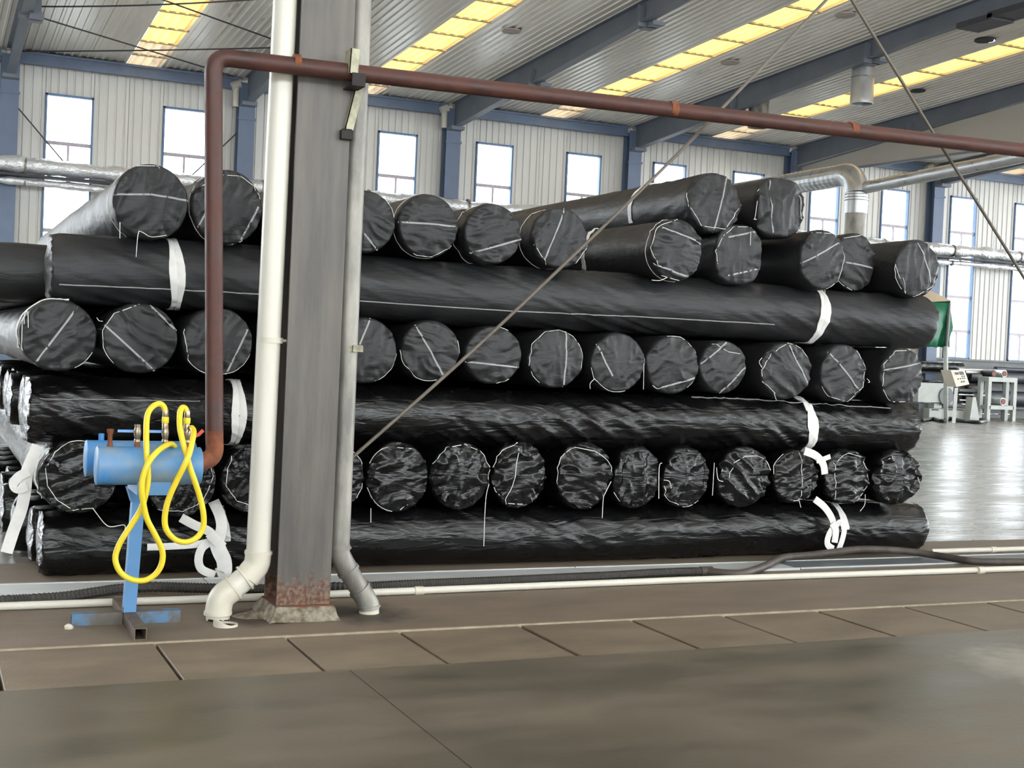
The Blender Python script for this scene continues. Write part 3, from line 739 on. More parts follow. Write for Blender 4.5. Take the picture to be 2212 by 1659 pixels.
# ---- long rolls lying along the pile
def long_roll(xl, xr, yc, zc, R, mat, st, label, group, nx=None, n=72, rz=None, endst=None):
    rollseed[0] += 7; seed = rollseed[0]; rz = rz or R
    if nx is None: xl += .03; xr -= .165
    st = dict(st); st['ang'] = .4; L = xr-xl
    th = np.linspace(0, 2*PI, n, endpoint=False); c, s = np.cos(th), np.sin(th)
    nx = nx or int(L/.032); V = []; F = []; rings = []
    for side in (0, 1):
        rr = []
        for r in (.25,.5,.7,.85,.94):
            d = capdepth(c*r, s*r, dict(st, bulge=.035, amp=.014), seed+side)
            rr.append(np.stack([(xl-d) if side == 0 else (xr+d), R*r*c, rz*r*s], 1))
        (rings.extend(rr) if side == 0 else None); last = rr
    body = []
    for i in range(nx+1):
        t = i/nx; x = xl+.012+(L-.024)*t
        x0 = min(t*L, (1-t)*L); e = 1-.05*math.exp(-x0/.03)
        f = e+bodywr(th, np.full_like(th, x), st, seed)/R
        sagf = .012*math.sin(x*1.7+seed)
        body.append(np.stack([np.full_like(th, x), R*c*f, rz*s*f+sagf*.6], 1))
    rings += body+last[::-1]
    C = Vector((0, yc, zc))
    V.append((xl-.036, 0, 0))
    for r in rings: V += [tuple(map(float, p)) for p in r]
    for j in range(n): F.append((0, 1+(j+1)%n, 1+j))
    for i in range(len(rings)-1):
        a, b = 1+i*n, 1+(i+1)*n
        for j in range(n):
            j2 = (j+1)%n; F.append((a+j, a+j2, b+j2, b+j))
    V.append((xr+.036, 0, 0)); e = len(V)-1; a = 1+(len(rings)-1)*n
    for j in range(n): F.append((a+j, a+(j+1)%n, e))
    o = mk('wrapped_roll', V, F, mat, smooth=True, loc=C)
    o.data.set_sharp_from_angle(angle=math.radians(75))
    tag(o, label, 'roll', group); o['_'] = 0; del o['_']
    def ring(x, wd, skew, a0=0, a1=2*PI, m=60):
        v = []; f = []
        for i in range(m+1):
            t = a0+(a1-a0)*i/m
            for dx, off in ((-wd/2,.003),(-wd/2,.008),(-wd*.1,.010),(0,.006),(wd*.12,.011),(wd/2,.008),(wd/2,.003)):
                xx = x+skew*math.sin(t)+dx*(1-.25*math.cos(3*t))
                rr = float(bodywr(np.array(t), np.array(xx), st, seed))
                v.append((xx, math.cos(t)*(R+rr+off), math.sin(t)*(rz+rr+off)+.012*math.sin(xx*1.7+seed)*.6))
        for i in range(m):
            for j in range(6): f.append((i*7+j, i*7+j+1, i*7+8+j, i*7+7+j))
        return mk('strap', v, f, M_STRAP, o, smooth=True)
    def seam(xa, xb, t0, t1, rad=.0045):
        pts = []
        for i in range(121):
            x = xa+(xb-xa)*i/120; t = t0+(t1-t0)*i/120
            rr = float(bodywr(np.array(t), np.array(x), st, seed))
            pts.append((x, math.cos(t)*(R+rr+.001), math.sin(t)*(rz+rr+.001)+.012*math.sin(x*1.7+seed)*.6))
        MB().tube(pts, rad, 5).build('edge_seam', M_STRIPE, o)
    return o, ring, seam, C
YB = 9.15
ST_L1 = dict(bulge=.05, amp=.03, bamp=.010, twist=-2.4)
ST_L3 = dict(bulge=.05, amp=.03, bamp=.013, twist=-2.8)
ST_L5 = dict(bulge=.05, amp=.02, bamp=.009, twist=-1.6)
x = lambda px, py: AY(px, py, YB).x
l1, ring1, seam1, C1 = long_roll(x(80,1160), x(2003,1130), YB, .216, .216, M_FILM, ST_L1, 'bottom long black roll on the floor, white bow at each end', 'front long rolls')
l3, ring3, seam3, C3 = long_roll(x(50,880), x(1986,925), YB, 1.092, .222, M_FILM, ST_L3, 'middle long black roll, glossy and creased, with two white straps', 'front long rolls')
l5, ring5, seam5, C5 = long_roll(x(98,580), x(2021,700), YB, 2.02, .232, M_WEAVE, ST_L5, 'upper long matte black roll with two white straps', 'front long rolls')
ring5(x(370,600), .085, -.02); ring5(x(1745,685), .085, .03)
ring3(x(502,885), .085, .0); ring3(x(1722,915), .085, -.02)
seam5(x(120,660), x(1640,730), 3.62, 3.62); seam3(x(1480,868), x(1900,885), 2.0, 2.25); seam3(x(80,862), x(420,862), 2.75, 2.75, .003)
for xx in (x(470,1160), x(1790,1130)): ring1(xx, .07, .0, PI*.42, PI*.98)
# bows of the bottom straps
def bowpart(name, pts, wd, Y=8.86, par=l1, C=C1):
    pp = [AY(px, py, Y+(dz[0] if dz else 0))-C for px, py, *dz in pts]
    return MB().ribbon(smoothpath(pp, 5), wd, .004, fold=.006).build(name, M_STRAP, par, smooth=True)
bowpart('bow_tail', [(391,1118),(420,1134,-.02),(448,1146,-.03),(464,1160,-.02)], .06)
bowpart('bow_tail', [(318,1182,-.04),(370,1180,-.05),(425,1176,-.04),(464,1166,-.02)], .045)
bowpart('bow_tail', [(461,1082,.10),(474,1110,.04),(479,1135,.0),(474,1164,-.02)], .075)
bowpart('bow_loop', [(464,1166,-.03),(438,1182,-.05),(429,1208,-.06),(436,1230,-.05),(464,1242,-.03)], .055)
bowpart('bow_loop', [(466,1166,-.04),(474,1190,-.06),(484,1212,-.06),(484,1236,-.05),(470,1243,-.03)], .10)
bowpart('bow_knot', [(452,1152,-.05),(466,1166,-.07),(482,1182,-.05)], .065)
bowpart('bow_tail', [(1760,1078,.06),(1780,1094,.03),(1795,1115,.0),(1802,1134,-.02)], .06)
bowpart('bow_loop', [(1803,1134,-.03),(1790,1158,-.04),(1788,1176,-.04),(1800,1186,-.03)], .055)
bowpart('bow_loop', [(1806,1136,-.04),(1816,1128,-.05),(1824,1142,-.05),(1820,1165,-.05),(1812,1187,-.04)], .05)
bowpart('bow_knot', [(1798,1130,-.04),(1806,1146,-.05),(1803,1172,-.05)], .06)
tg = tag(MB().ribbon(smoothpath([AY(px, py, 8.80) for px, py in ((1738,974),(1762,984),(1778,1002),(1782,1024))], 5), .065, .004, fold=.006).build('cloth_strap_end', M_STRAP, smooth=True),
    'loose white strap end between second and third bottom roll ends from right', 'strap')
MB().ribbon(smoothpath([AY(px, py, 8.79) for px, py in ((1764,996),(1778,992),(1794,986))], 4), .04, .004).build('tail', M_STRAP, tg, smooth=True)
ls = tag(MB().ribbon(smoothpath([AY(px, py, 8.98) for px, py in ((82,962),(70,990),(58,1020),(54,1060),(46,1100),(28,1150),(14,1194))], 6), .075, .004, fold=.008).build('cloth_strap_end', M_STRAP, smooth=True),
    'long white strap hanging from the left end of the pile to the floor', 'strap')
MB().ribbon(smoothpath([AY(px, py, 8.95) for px, py in ((62,1018),(40,1030),(30,1045),(38,1056),(58,1050))], 5), .06, .004).build('bow_loop', M_STRAP, ls, smooth=True)

ORD = 'first second third fourth fifth sixth seventh eighth ninth tenth eleventh'.split()
# ---- long rolls behind the front ones: only their left ends show
for zc, R, name, mat, offs in ((.203,.203,'bottom',M_FILM,[.03,-.05,.02,-.08,.0,-.04,.03,-.06,.0,-.03,.02]),
                               (1.092,.203,'middle',M_FILM,[-.05,-.02,-.08,.0,-.05,.02,-.06,-.02,-.05,.0,-.03]),
                               (2.0,.200,'upper',M_WEAVE,[-.36,-.50,-.35,-.45,-.3,-.4,-.3,-.4,-.35,-.3,-.4])):
    for i in range(11):
        o, *_ = long_roll(.70+offs[i], 8.25+random.uniform(-.05,.05), YB+.475*(i+1), zc, R, mat, ST_L1 if mat == M_FILM else ST_L5,
                          'rear roll of the %s long layer, %s behind the front one, left end showing' % (name, ORD[i]), 'rear rolls of the %s long layer' % name, nx=40, n=32)

# ================================================================== THE STEEL COLUMN IN FRONT
YC = 7.42                                                   # its front face
xl, xr = AY(597,1305,YC).x, AY(712,1305,YC).x
zb = AY(650,1308,YC).z
xc = (xl+xr)/2
colm = empty('steel_column', (xc, YC, 0)); tag(colm, 'grey H-section steel column with rusted foot on a concrete footing', 'column')
lean = (AY(652,0,YC).x-xl)/(AY(652,0,YC).z-zb); hw = (xr-xl)/2
def sheared(mb, name, mat):
    mb.v = [(p[0]+lean*(p[2]-zb), p[1], p[2]) for p in mb.v]; return mb.build(name, mat, colm)
ZT_ = 9.9
sheared(MB().box((-hw,0,zb),(hw,.016,ZT_)), 'front_flange', M_COLM)
sheared(MB().box((-.006,.016,zb),(.006,.284,ZT_)), 'web', M_COLM)
sheared(MB().box((-hw,.284,zb),(hw,.30,ZT_)), 'rear_flange', M_COLM)
# black sheet standing in for shade in the recess beside the drain pipe
sheared(MB().box((-hw+.004,.018,.25),(-.008,.04,ZT_)), 'recess_shade', M_BLACKP)
ft = MB(); a0, a1, a2, a3 = hw+.055, hw+.015, -.085, .38
ft.hexa([(-a0,a2,0),(a0,a2,0),(a0,a3,0),(-a0,a3,0),(-a1,a2+.05,zb),(a1+.0,a2+.05,zb),(a1,a3-.04,zb),(-a1,a3-.04,zb)])
import bmesh
def roughen(o, cuts, amp, seed, frq=9):
    bm = bmesh.new(); bm.from_mesh(o.data); bmesh.ops.subdivide_edges(bm, edges=bm.edges[:], cuts=cuts, use_grid_fill=True)
    P = np.array([v.co[:] for v in bm.verts])
    n = [noise3(P[:,0]*frq+i*11, P[:,1]*frq, P[:,2]*frq, seed) for i in range(3)]
    for i, v in enumerate(bm.verts): v.co += Vector((n[0][i], n[1][i], n[2][i]*.6))*amp
    bm.to_mesh(o.data); bm.free(); o.data.update()
fo = ft.build('concrete_footing', M_CONC, colm); roughen(fo, 8, .02, 4)
MB().box((-hw-.01,-.03,zb-.012),(hw+.01,.31,zb+.004)).build('base_plate', M_RUSTB, colm)

# bracket for the brown pipe
YP = 7.32
br = empty('pipe_bracket', (0,0,0)); tag(br, 'angle-iron bracket with diagonal stay holding the brown pipe to the column', 'bracket')
def ang(p, q, wd, name, mat, dep=.05, Yf=YP-.07):
    """angle iron from pixel p to pixel q"""
    A, B = AY(*p, Yf), AY(*q, Yf); mb = MB()
    mb.ribbon([A, A.lerp(B,.5), B], wd, .006); o = mb.build(name, mat, br)
    t = (B-A).normalized(); c = t.cross(Vector((0,-1,0))).normalized()*wd/2
    e = [A+c, B+c]; MB().hexa([e[0], e[0]+Vector((.006,0,0)), e[0]+Vector((.006,dep,0)), e[0]+Vector((0,dep,0)),
        e[1], e[1]+Vector((.006,0,0)), e[1]+Vector((.006,dep,0)), e[1]+Vector((0,dep,0))]).build('angle_leg', mat, br)
    return o
ang((768,105),(764,158), .052, 'upright_angle', M_ANGLE, .1)
ang((777,190),(753,284), .050, 'diagonal_stay', M_ANGLE, .05, YC-.03)
A_ = AY(775,158,YP-.07); B_ = AY(775,186,YP-.07)
kb = MB(); kb.box((A_.x-.038,YP-.075,B_.z),(A_.x+.04,YP-.069,A_.z)); kb.box((A_.x-.038,YP-.07,B_.z),(A_.x+.04,YC-.002,B_.z+.007)); kb.box((A_.x+.034,YP-.07,B_.z),(A_.x+.04,YC-.002,A_.z))
kb.build('seat_angle', M_BURN, br)
S_ = AY(751,290,YC-.03); MB().bbox((S_.x-.04,YC-.045,S_.z-.03),(S_.x+.03,YC-.001,S_.z+.03),.01).build('weld_plate', M_BURN, br)

# ---- brown air pipe
pr = .049
def arc(c, a, b, r, n=8):
    """fillet between directions a (incoming point) and b (outgoing point) round corner c"""
    c, a, b = Vector(c), Vector(a), Vector(b); da, db = (a-c).normalized(), (b-c).normalized()
    half = da.angle(db)/2; d = r/math.tan(half); p0, p1 = c+da*d, c+db*d
    return [((1-t)**2*p0+2*t*(1-t)*c+t*t*p1) for t in [i/n for i in range(n+1)]]
Pc = AY(461,122,YP); Pv = AY(463,975,YP); Pe = AY(432,985,YP); Pr = AY(2212,325,YP); Pr = Pr+(Pr-AY(1500,243,YP))*1.9
pts = [Pr, AY(1500,243,YP)] + arc(Pc, Pr, Pv, .09) + [AY(462,500,YP)]
pipe = empty('air_pipe', Pv); tag(pipe, 'reddish-brown rusty air pipe with elbow running across the photo and down to the tank', 'pipe')
MB().tube([p-Pv for p in pts+[AY(463,930,YP)]], pr, 20).build('pipe_run', M_RUST, pipe, smooth=True)
YT = 7.20
el = [AY(463,925,YP), AY(463,945,YP)] + arc(AY(464,988,YP-.03), AY(463,900,YP), AY(428,1000,YT+.03), .075) + [AY(426,1000,YT+.02)]
MB().tube([p-Pv for p in el], pr*1.0, 20).build('lower_elbow', M_RUST2, pipe, smooth=True)
for px, py in ((1452,236),(1840,280),(640,137)):
    a, b = AY(px-7,py-1,YP)-Pv, AY(px+7,py+1,YP)-Pv
    MB().tube([a, b], pr+.003, 20).build('weld_band', M_RUST2, pipe, smooth=True)

# ---- white drain pipe
YW_ = 7.44
def PV(px, py, dy=0): return AY(px, py, YW_+.06+dy)
r_ = .069
wp = empty('drain_pipe', PV(472,1330)); tag(wp, 'white plastic drain pipe left of the grey column, bent at the foot', 'pipe')
o_ = PV(472,1330)
top = PV(617,-20); top = top + (top-PV(562,1150))*1.0
MB().tube([p-o_ for p in [top, PV(617,-20), PV(558,1192)]], r_, 24).build('pipe_run', M_PVC, wp, smooth=True)
e1 = arc(PV(556,1222), PV(558,1190), PV(515,1262), .10)
MB().tube([p-o_ for p in [PV(558.5,1188)]+e1+[PV(533,1248)]], r_+.006, 24).build('upper_elbow', M_PVCJ, wp, smooth=True)
MB().tube([p-o_ for p in [PV(540,1240), PV(500,1273)]], r_+.0, 24).build('sloping_run', M_PVC, wp, smooth=True)
e2 = arc(PV(475,1292), PV(520,1257), PV(471,1330), .10)
MB().tube([p-o_ for p in [PV(507,1268)]+e2+[PV(470.5,1326)]], r_+.006, 24).build('lower_elbow', M_PVCJ, wp, smooth=True)
for a, b in (((558.4,1190),(558,1197)),((531,1247),(527,1250)),((506,1268),(502,1271)),((470.6,1320),(470.4,1327))):
    MB().tube([PV(*a)-o_, PV(*b)-o_], r_+.011, 24).build('socket_rim', M_PVCJ, wp, smooth=True)
# torn lower lip
q = PV(470.5,1329)-o_; vv = []; ff = []
for i in range(25):
    t = 2*PI*i/24; d = .012+.02*abs(noise3(math.cos(t)*2.2, math.sin(t)*2.2, .3, 5))*2
    vv += [(q.x+r_*math.cos(t), q.y+r_*math.sin(t), q.z+.01), (q.x+r_*math.cos(t)*.97, q.y+r_*math.sin(t)*.97, q.z-float(d))]
for i in range(24): ff.append((2*i,2*i+1,2*i+3,2*i+2))
mk('torn_lip', vv, ff, M_PVCJ, wp, smooth=True)
cl = PV(583,735)-o_
MB().tube([cl+Vector((0,0,-.016)), cl+Vector((0,0,.016))], r_+.006, 24).build('pipe_clip', M_PVCJ, wp, smooth=True)
MB().tube([cl+Vector((r_,-.02,0)), cl+Vector((r_+.045,-.02,0))], .008, 8).build('clip_bolt', M_PVCJ, wp)
# broken pipe stub in the floor
st_ = AZ(487,1352,0); sv = []; sf = []
for i in range(25):
    t = 2*PI*i/24; h = .012+.028*max(0, math.cos(t-PI*1.05))
    for rr, z in ((.068,0),(.068,h),(.058,h),(.058,-.10)): sv.append((rr*math.cos(t), rr*math.sin(t), z))
for i in range(24):
    for j in range(3): sf.append((i*4+j, i*4+4+j, i*4+5+j, i*4+1+j))
stub = tag(mk('broken_pipe_stub', sv, sf, M_PVCJ, smooth=True, loc=st_), 'broken white pipe stub in the floor under the drain pipe', 'pipe')
MB().tube([(0,0,.0008),(0,0,.0018)], .06, 20).build('dark_opening', M_DARKPIT, stub)

# ---- zinc drain pipe right of the column
YG = 7.52
def PG(px, py): return AY(px, py, YG)
gz = PG(797,1326); gp = empty('zinc_drain_pipe', gz); tag(gp, 'weathered zinc drain pipe right of the grey column with kinked foot', 'pipe')
rg = .060
gt = PG(781,0); gt2 = gt+(gt-PG(733,1178))*1.0
MB().tube([p-gz for p in [gt2, gt, PG(733.5,1178)]], rg, 22).build('pipe_run', M_GALVD, gp, smooth=True)
MB().tube([p-gz for p in [PG(733.5,1176), PG(733,1196), PG(742,1215), PG(752,1232)]], rg+.004, 22).build('upper_elbow', M_GALVD, gp, smooth=True)
MB().tube([p-gz for p in [PG(748,1226), PG(780,1277)]], rg, 22).build('sloping_run', M_GALVD, gp, smooth=True)
MB().tube([p-gz for p in [PG(776,1271), PG(788,1290), PG(796,1305), PG(797,1316)]], rg+.004, 22).build('lower_elbow', M_GALVD, gp, smooth=True)
MB().tube([p-gz for p in [PG(797,1310), PG(797,1334)]], rg+.001, 22).build('floor_socket', M_PVCJ, gp, smooth=True)
for a, b in (((733.8,1180),(733.6,1184)),((751,1230),(754,1235)),((776,1271),(779,1275)),((797,1306),(797,1310))):
    MB().tube([PG(*a)-gz, PG(*b)-gz], rg+.010, 22).build('seam_ring', M_GALVD, gp, smooth=True)
c_ = PG(757,752)-gz
MB().tube([c_+Vector((0,0,-.018)), c_+Vector((0,0,.018))], rg+.006, 22).build('pipe_clip', M_ANGLE, gp, smooth=True)
MB().bbox((c_.x-.01,c_.y-rg-.03,c_.z-.02),(c_.x+.05,c_.y-rg,c_.z+.02)).build('clip_lug', M_ANGLE, gp)
# dirt heaped at the feet
for px, py, w_, d_, h_, lb in ((560,1330,.16,.10,.05,'heap of grey dirt at the left foot of the column'),):
    p = AZ(px,py,0); vs = []; n = 14
    vs.append((0,0,h_))
    for r in (.5,1.):
        for i in range(n):
            t = 2*PI*i/n; k = 1+.25*noise3(math.cos(t)*2, math.sin(t)*2, r, 8); vs.append((w_*r*k*math.cos(t), d_*r*k*math.sin(t), h_*(1-r)*.7))
    fs = [(0,1+i,1+(i+1)%n) for i in range(n)]+[(1+i,1+n+i,1+n+(i+1)%n,1+(i+1)%n) for i in range(n)]
    tag(mk('dirt_heap', vs, fs, M_CONC, smooth=True, loc=p), lb, 'dirt')

# ================================================================== BLUE AIR TANK STAND
base = AZ(284,1352,0); YS = AZ(284,1345,0).y
xp = AY(290,1200,YS).x
sd = empty('air_tank_stand', (xp, YS, 0)); tag(sd, 'blue two-cylinder air manifold on a cross-footed post at the left', 'stand')
def loc(v): return Vector(v)-Vector((xp,YS,0))
pw = .034; tl = AY(290,1085,YS).z
pl = (AY(293,1085,YS).x-AY(284,1320,YS).x)/(tl-AY(284,1320,YS).z)
pb = MB(); zt = AY(290,1048,YS).z
pb.hexa([(-pw-.02,-pw,.03),(pw-.02,-pw,.03),(pw-.02,pw,.03),(-pw-.02,pw,.03),(-pw+.012,-pw,zt),(pw+.012,-pw,zt),(pw+.012,pw,zt),(-pw+.012,pw,zt)])
pb.build('post', M_POST, sd)
fx0, fx1 = loc(AZ(160,1364,0)).x, loc(AZ(400,1355,0)).x
def hollow(mb, a, b, wdt, h, t=.006, axis='x'):
    if axis == 'x':
        y = wdt/2
        for y0, y1, z0, z1 in ((-y,y,0,t),(-y,y,h-t,h),(-y,-y+t,t,h-t),(y-t,y,t,h-t)): mb.box((a,y0,z0),(b,y1,z1))
    else:
        x = wdt/2
        for x0, x1, z0, z1 in ((-x,x,0,t),(-x,x,h-t,h),(-x,-x+t,t,h-t),(x-t,x,t,h-t)): mb.box((x0,a,z0),(x1,b,z1))
    return mb
fh = .066
mb = hollow(MB(), fx0, -.036-.02, .066, fh); mb.build('foot_bar', M_FOOT, sd)
mb = hollow(MB(), .036-.02, fx1, .066, fh); mb.build('foot_bar', M_FOOT, sd)
yf = loc(AZ(293,1384,0)).y
mb = hollow(MB(), yf, .42, .066, fh, axis='y'); mb.v = [(p[0]-.02, p[1], p[2]) for p in mb.v]; mb.build('front_foot_bar', M_FOOT2, sd)
MB().box((-.055,-.03,fh),(.015,.03,fh+.025)).build('weld_gusset', M_FOOT2, sd)
# cylinders
def tank(px0, px1, pyt, pyb, Y, name):
    a, t, b = AY(px0,(pyt+pyb)/2,Y), AY((px0+px1)/2,pyt,Y), AY((px0+px1)/2,pyb,Y); e = AY(px1,(pyt+pyb)/2,Y)
    r = (t.z-b.z)/2; zc = (t.z+b.z)/2
    A, E = loc((a.x,Y,zc)), loc((e.x,Y,zc))
    mb = MB(); d = Vector((1,0,0))
    mb.tube([A, A+d*.004, A+d*.006, A+d*.012, E-d*.012, E-d*.006, E-d*.004, E], [r*.96,r*1.01,r*1.01,r,r,r*1.01,r*1.01,r*.96], 36)
    o = mb.build(name, M_TANK, sd, smooth=True); return o, r, zc, A, E
tf, rf, zf, Af, Ef = tank(207,432,965,1047,YT,'front_cylinder')
tr_, rr_, zr, Ar, Er = tank(184,420,952,1029,YT+.235,'rear_cylinder')
zz = zf-rf
cx_ = loc(AY(318,1050,YT)).x
MB().hexa([(-.055,Af.y-.06,zz-.05),(.12,Af.y-.06,zz-.05),(.12,Ar.y+.06,zz-.05),(-.055,Ar.y+.06,zz-.05),
           (-.055,Af.y-.06,zz+.02),(.12,Af.y-.06,zz+.02),(.12,Ar.y+.06,zz+.02),(-.055,Ar.y+.06,zz+.02)]).build('saddle_plate', M_POST, sd)
MB().hexa([(-.03,-.04,zz-.13),(.045,-.04,zz-.13),(.045,.04,zz-.13),(-.03,.04,zz-.13),(-.055,-.05,zz-.05),(.07,-.05,zz-.05),(.07,.05,zz-.05),(-.055,.05,zz-.05)]).build('post_head', M_POST, sd)
def V3(px, py, Y=YT): return loc(AY(px, py, Y))
def lathe(p, prof, name, mat, par=sd, n=14):
    mb = MB(); mb.tube([p+Vector((0,0,z)) for r, z in prof], [r for r, z in prof], n); return mb.build(name, mat, par, smooth=True)
zz0 = zf+rf-.008
def on(px): v = V3(px, 970); return Vector((v.x, Af.y, zz0))
lathe(on(237), [(.022,-.01),(.016,.015),(.012,.03),(.012,.07),(.018,.085),(.018,.10)], 'rusty_nipple', M_RUST2)
for px, blue in ((296,1),(356,1),(403,0)):
    p = on(px); v = lathe(p, [(.024,-.01),(.018,.01),(.014,.025),(.014,.034)], 'rusty_nipple', M_RUST2)
    z1 = .034
    b_ = lathe(p+Vector((0,0,z1)), [(.017,0),(.017,.012),(.014,.016),(.018,.03),(.020,.05),(.018,.068),(.015,.074),(.016,.08),(.016,.092)], 'valve_body', M_BRASS)
    lev = MB()
    if blue:
        lev.box((p.x-.10,p.y+.012,p.z+z1+.048),(p.x-.005,p.y+.022,p.z+z1+.062)); lo = lev.build('valve_lever', M_LEVB, b_)
    else:
        q0 = p+Vector((.015,.02,z1+.02)); lev.ribbon([q0, q0+Vector((.05,0,.02)), q0+Vector((.075,0,.045))], .018, .008); lo = lev.build('valve_lever', M_RED, b_)
# small nub on the rear cylinder
lathe(Vector((V3(219,945,YT+.235).x, Ar.y, zr+rr_-.01)), [(.015,0),(.015,.045),(.012,.047)], 'blank_nipple', M_TANK)

# ---- yellow hoses
def hose(pts, label, group):
    P = [AY(px, py, YT+dy) for px, py, dy in pts]
    path = smoothpath(P, 6); o0 = P[0]
    rt = empty('air_hose', o0); tag(rt, label, 'hose', group)
    MB().tube([p-o0 for p in path], .0155, 14).build('hose_tube', M_YEL, rt, smooth=True)
    h0 = Vector((0,0,0)); dz = Vector((0,0,-1))
    for nm, z0, z1, rr, mt in (('ferrule',-.012,.03,.016,M_BRASS),('yellow_collar',.028,.062,.019,M_YEL),('coupling',.060,.105,.0165,M_BRASS)):
        MB().tube([h0+dz*z0, h0+dz*(z0+.003), h0+dz*(z1-.003), h0+dz*z1], [rr*.9,rr,rr,rr*.92], 14).build(nm, mt, rt, smooth=True)
    return rt
hose([(358,889,0),(352,876,0),(341,872.5,0),(327,881,-.02),(318,900,-.06),(316,940,-.12),(317,980,-.15),(320,1032,-.15),(315,1066,-.14),(305,1099,-.12),(285,1132,-.10),
      (262,1168,-.09),(250,1198,-.08),(252,1221,-.08),(265,1241,-.08),(288,1253,-.08),(315,1253,-.08),(338,1238,-.09),(350,1215,-.10),(350,1188,-.11),(335,1155,-.13),(318,1122,-.15),(310,1089,-.17),
      (306,1056,-.19),(310,1026,-.195),(325,993,-.19),(348,969,-.14),(368,959,-.05),(377,965,.0)], 'longer yellow air hose looped over the blue post nearly to the floor', 'yellow hoses')
hose([(404.5,891,0),(400,882,0),(393,881,-.01),(388.5,894,-.04),(388.5,923,-.10),(394.6,953,-.14),(403,983,-.15),(411,1012,-.15),(423,1046,-.14),(434,1082,-.12),(440,1115,-.11),(438,1142,-.10),(424,1162,-.10),
      (401,1171,-.10),(378,1165,-.10),(360,1145,-.11),(356,1118,-.12),(363,1082,-.14),(378,1046,-.16),(395,1012,-.19),(408,983,-.19),(416,950,-.15),(418.5,932,-.07),(414,924,-.02)], 'shorter yellow air hose looped in front of the tank near the brown pipe', 'yellow hoses')

# ================================================================== LINES ALONG THE FLOOR
a, b = AZ(0,1312,.025), AZ(2212,1229,.025); a.z = b.z = .025; yy = 8.02
wl_ = empty('floor_water_pipe', (0,yy,0)); tag(wl_, 'thin white plastic pipe lying along the floor in front of the pile', 'pipe')
MB().tube([(-6,0,.025),(1.8,-.02,.025),(5,.04,.025),(8.2,.01,.025),(16,0,.025)], .0235, 14).build('pipe_run', M_PVC, wl_, smooth=True)
for px, py in ((905,1271),(2118,1228),(258,1303)):
    x_ = AY(px,py,yy).x; MB().tube([(x_-.03,.035 if 3<x_<6 else 0,.025),(x_+.03,.035 if 3<x_<6 else 0,.025)], .029, 14).build('coupling', M_PVCJ, wl_, smooth=True)
# pale steel channel covers
xs_ = [-4,-1.2,1.75,AY(1265,1235,8.6).x,AY(1700,1215,8.6).x,10.2,13.5]
for i in range(len(xs_)-1):
    x0, x1 = xs_[i]+.004, xs_[i+1]-.004; y0, y1 = 8.42, 8.79
    o = empty('channel_cover', (x0, y0, 0)); w_ = x1-x0
    MB().box((0,0,0),(w_,y1-y0,.008)).build('plate', M_PLATE if i != 4 else M_PLATED, o)
    MB().box((0,.0,.008),(w_,.02,.018)).build('front_lip', M_PLATE, o)
    MB().box((0,y1-y0-.02,.008),(w_,y1-y0,.014)).build('rear_lip', M_PLATE, o)
    tag(o, 'pale steel channel cover on the floor, '+['beyond the left edge','left of the blue stand','from the blue post to right of the column','in the middle below the pile','under the rising black hose at right','at the right edge'][i], 'cover', 'channel covers')
# black hose
hp = [(-60,1304),(0,1298),(90,1293),(150,1288),(210,1279),(260,1272),(330,1268),(420,1270),(520,1272),(620,1272),(700,1268),(780,1268),(900,1262),(1050,1256),(1200,1249),(1330,1243),(1430,1237),(1525,1234)]
hp2 = [(1525,1234),(1575,1239),(1610,1237),(1650,1224),(1690,1205),(1750,1199),(1800,1193),(1850,1187),(1900,1187),(1960,1191),(2010,1198),(2060,1206),(2110,1213),(2212,1214),(2300,1215)]
def onf(p, r):
    v = AZ(*p, r+.012)
    return v if v.y < 8.78 else AY(*p, 8.78)
hz = onf(hp[0], .034)
bh = empty('suction_hose', hz); tag(bh, 'black hose lying along the floor, ribbed at left and smooth at right', 'hose')
path = smoothpath([onf(p, .034)-hz for p in hp], 14)
rib = []; pth = []; acc = 0
fine = []
for p, q_ in zip(path[:-1], path[1:]):
    n = max(1, int((q_-p).length/.0085))
    for i in range(n): fine.append(p.lerp(q_, i/n))
rr = [.034 if i % 2 else .0285 for i in range(len(fine))]
MB().tube(fine, rr, 10).build('ribbed_length', M_HOSE, bh, smooth=False)
MB().tube(smoothpath([onf(p, .034)-hz for p in hp2], 6), .030, 14).build('smooth_length', M_HOSE2, bh, smooth=True)
k_ = onf(hp2[0], .034)-hz; MB().tube([k_-Vector((.05,0,0)), k_+Vector((.05,0,0))], .036, 14).build('cuff', M_HOSE2, bh, smooth=True)

# ================================================================== TENSION RODS IN THE COLUMN ROW
YR = 7.62
def rod(pts, label, name='tension_rod', r=.0115, mat=M_ROD, Y=YR):
    P = [AY(*p, Y) for p in pts]; o = empty(name, P[0]); tag(o, label, 'rod')
    MB().tube([p-P[0] for p in smoothpath(P, 5)], r, 10).build('rod', mat, o, smooth=True); return o, P
o, P = rod([(735,1012),(765,985),(1050,731),(1410,386),(1600,192),(1785,0),(1830,-47),(2050,-280)], 'long grey tension rod rising across the pile from the zinc drain pipe')
a = P[3].lerp(P[4],.35)-P[0]; 
o2, P2 = rod([(1650,-330),(1815,-45),(1840,0),(1925,138),(2030,310),(2120,452),(2212,600),(2260,680),(2480,1045)], 'dark tension rod slanting down through the upper right corner')
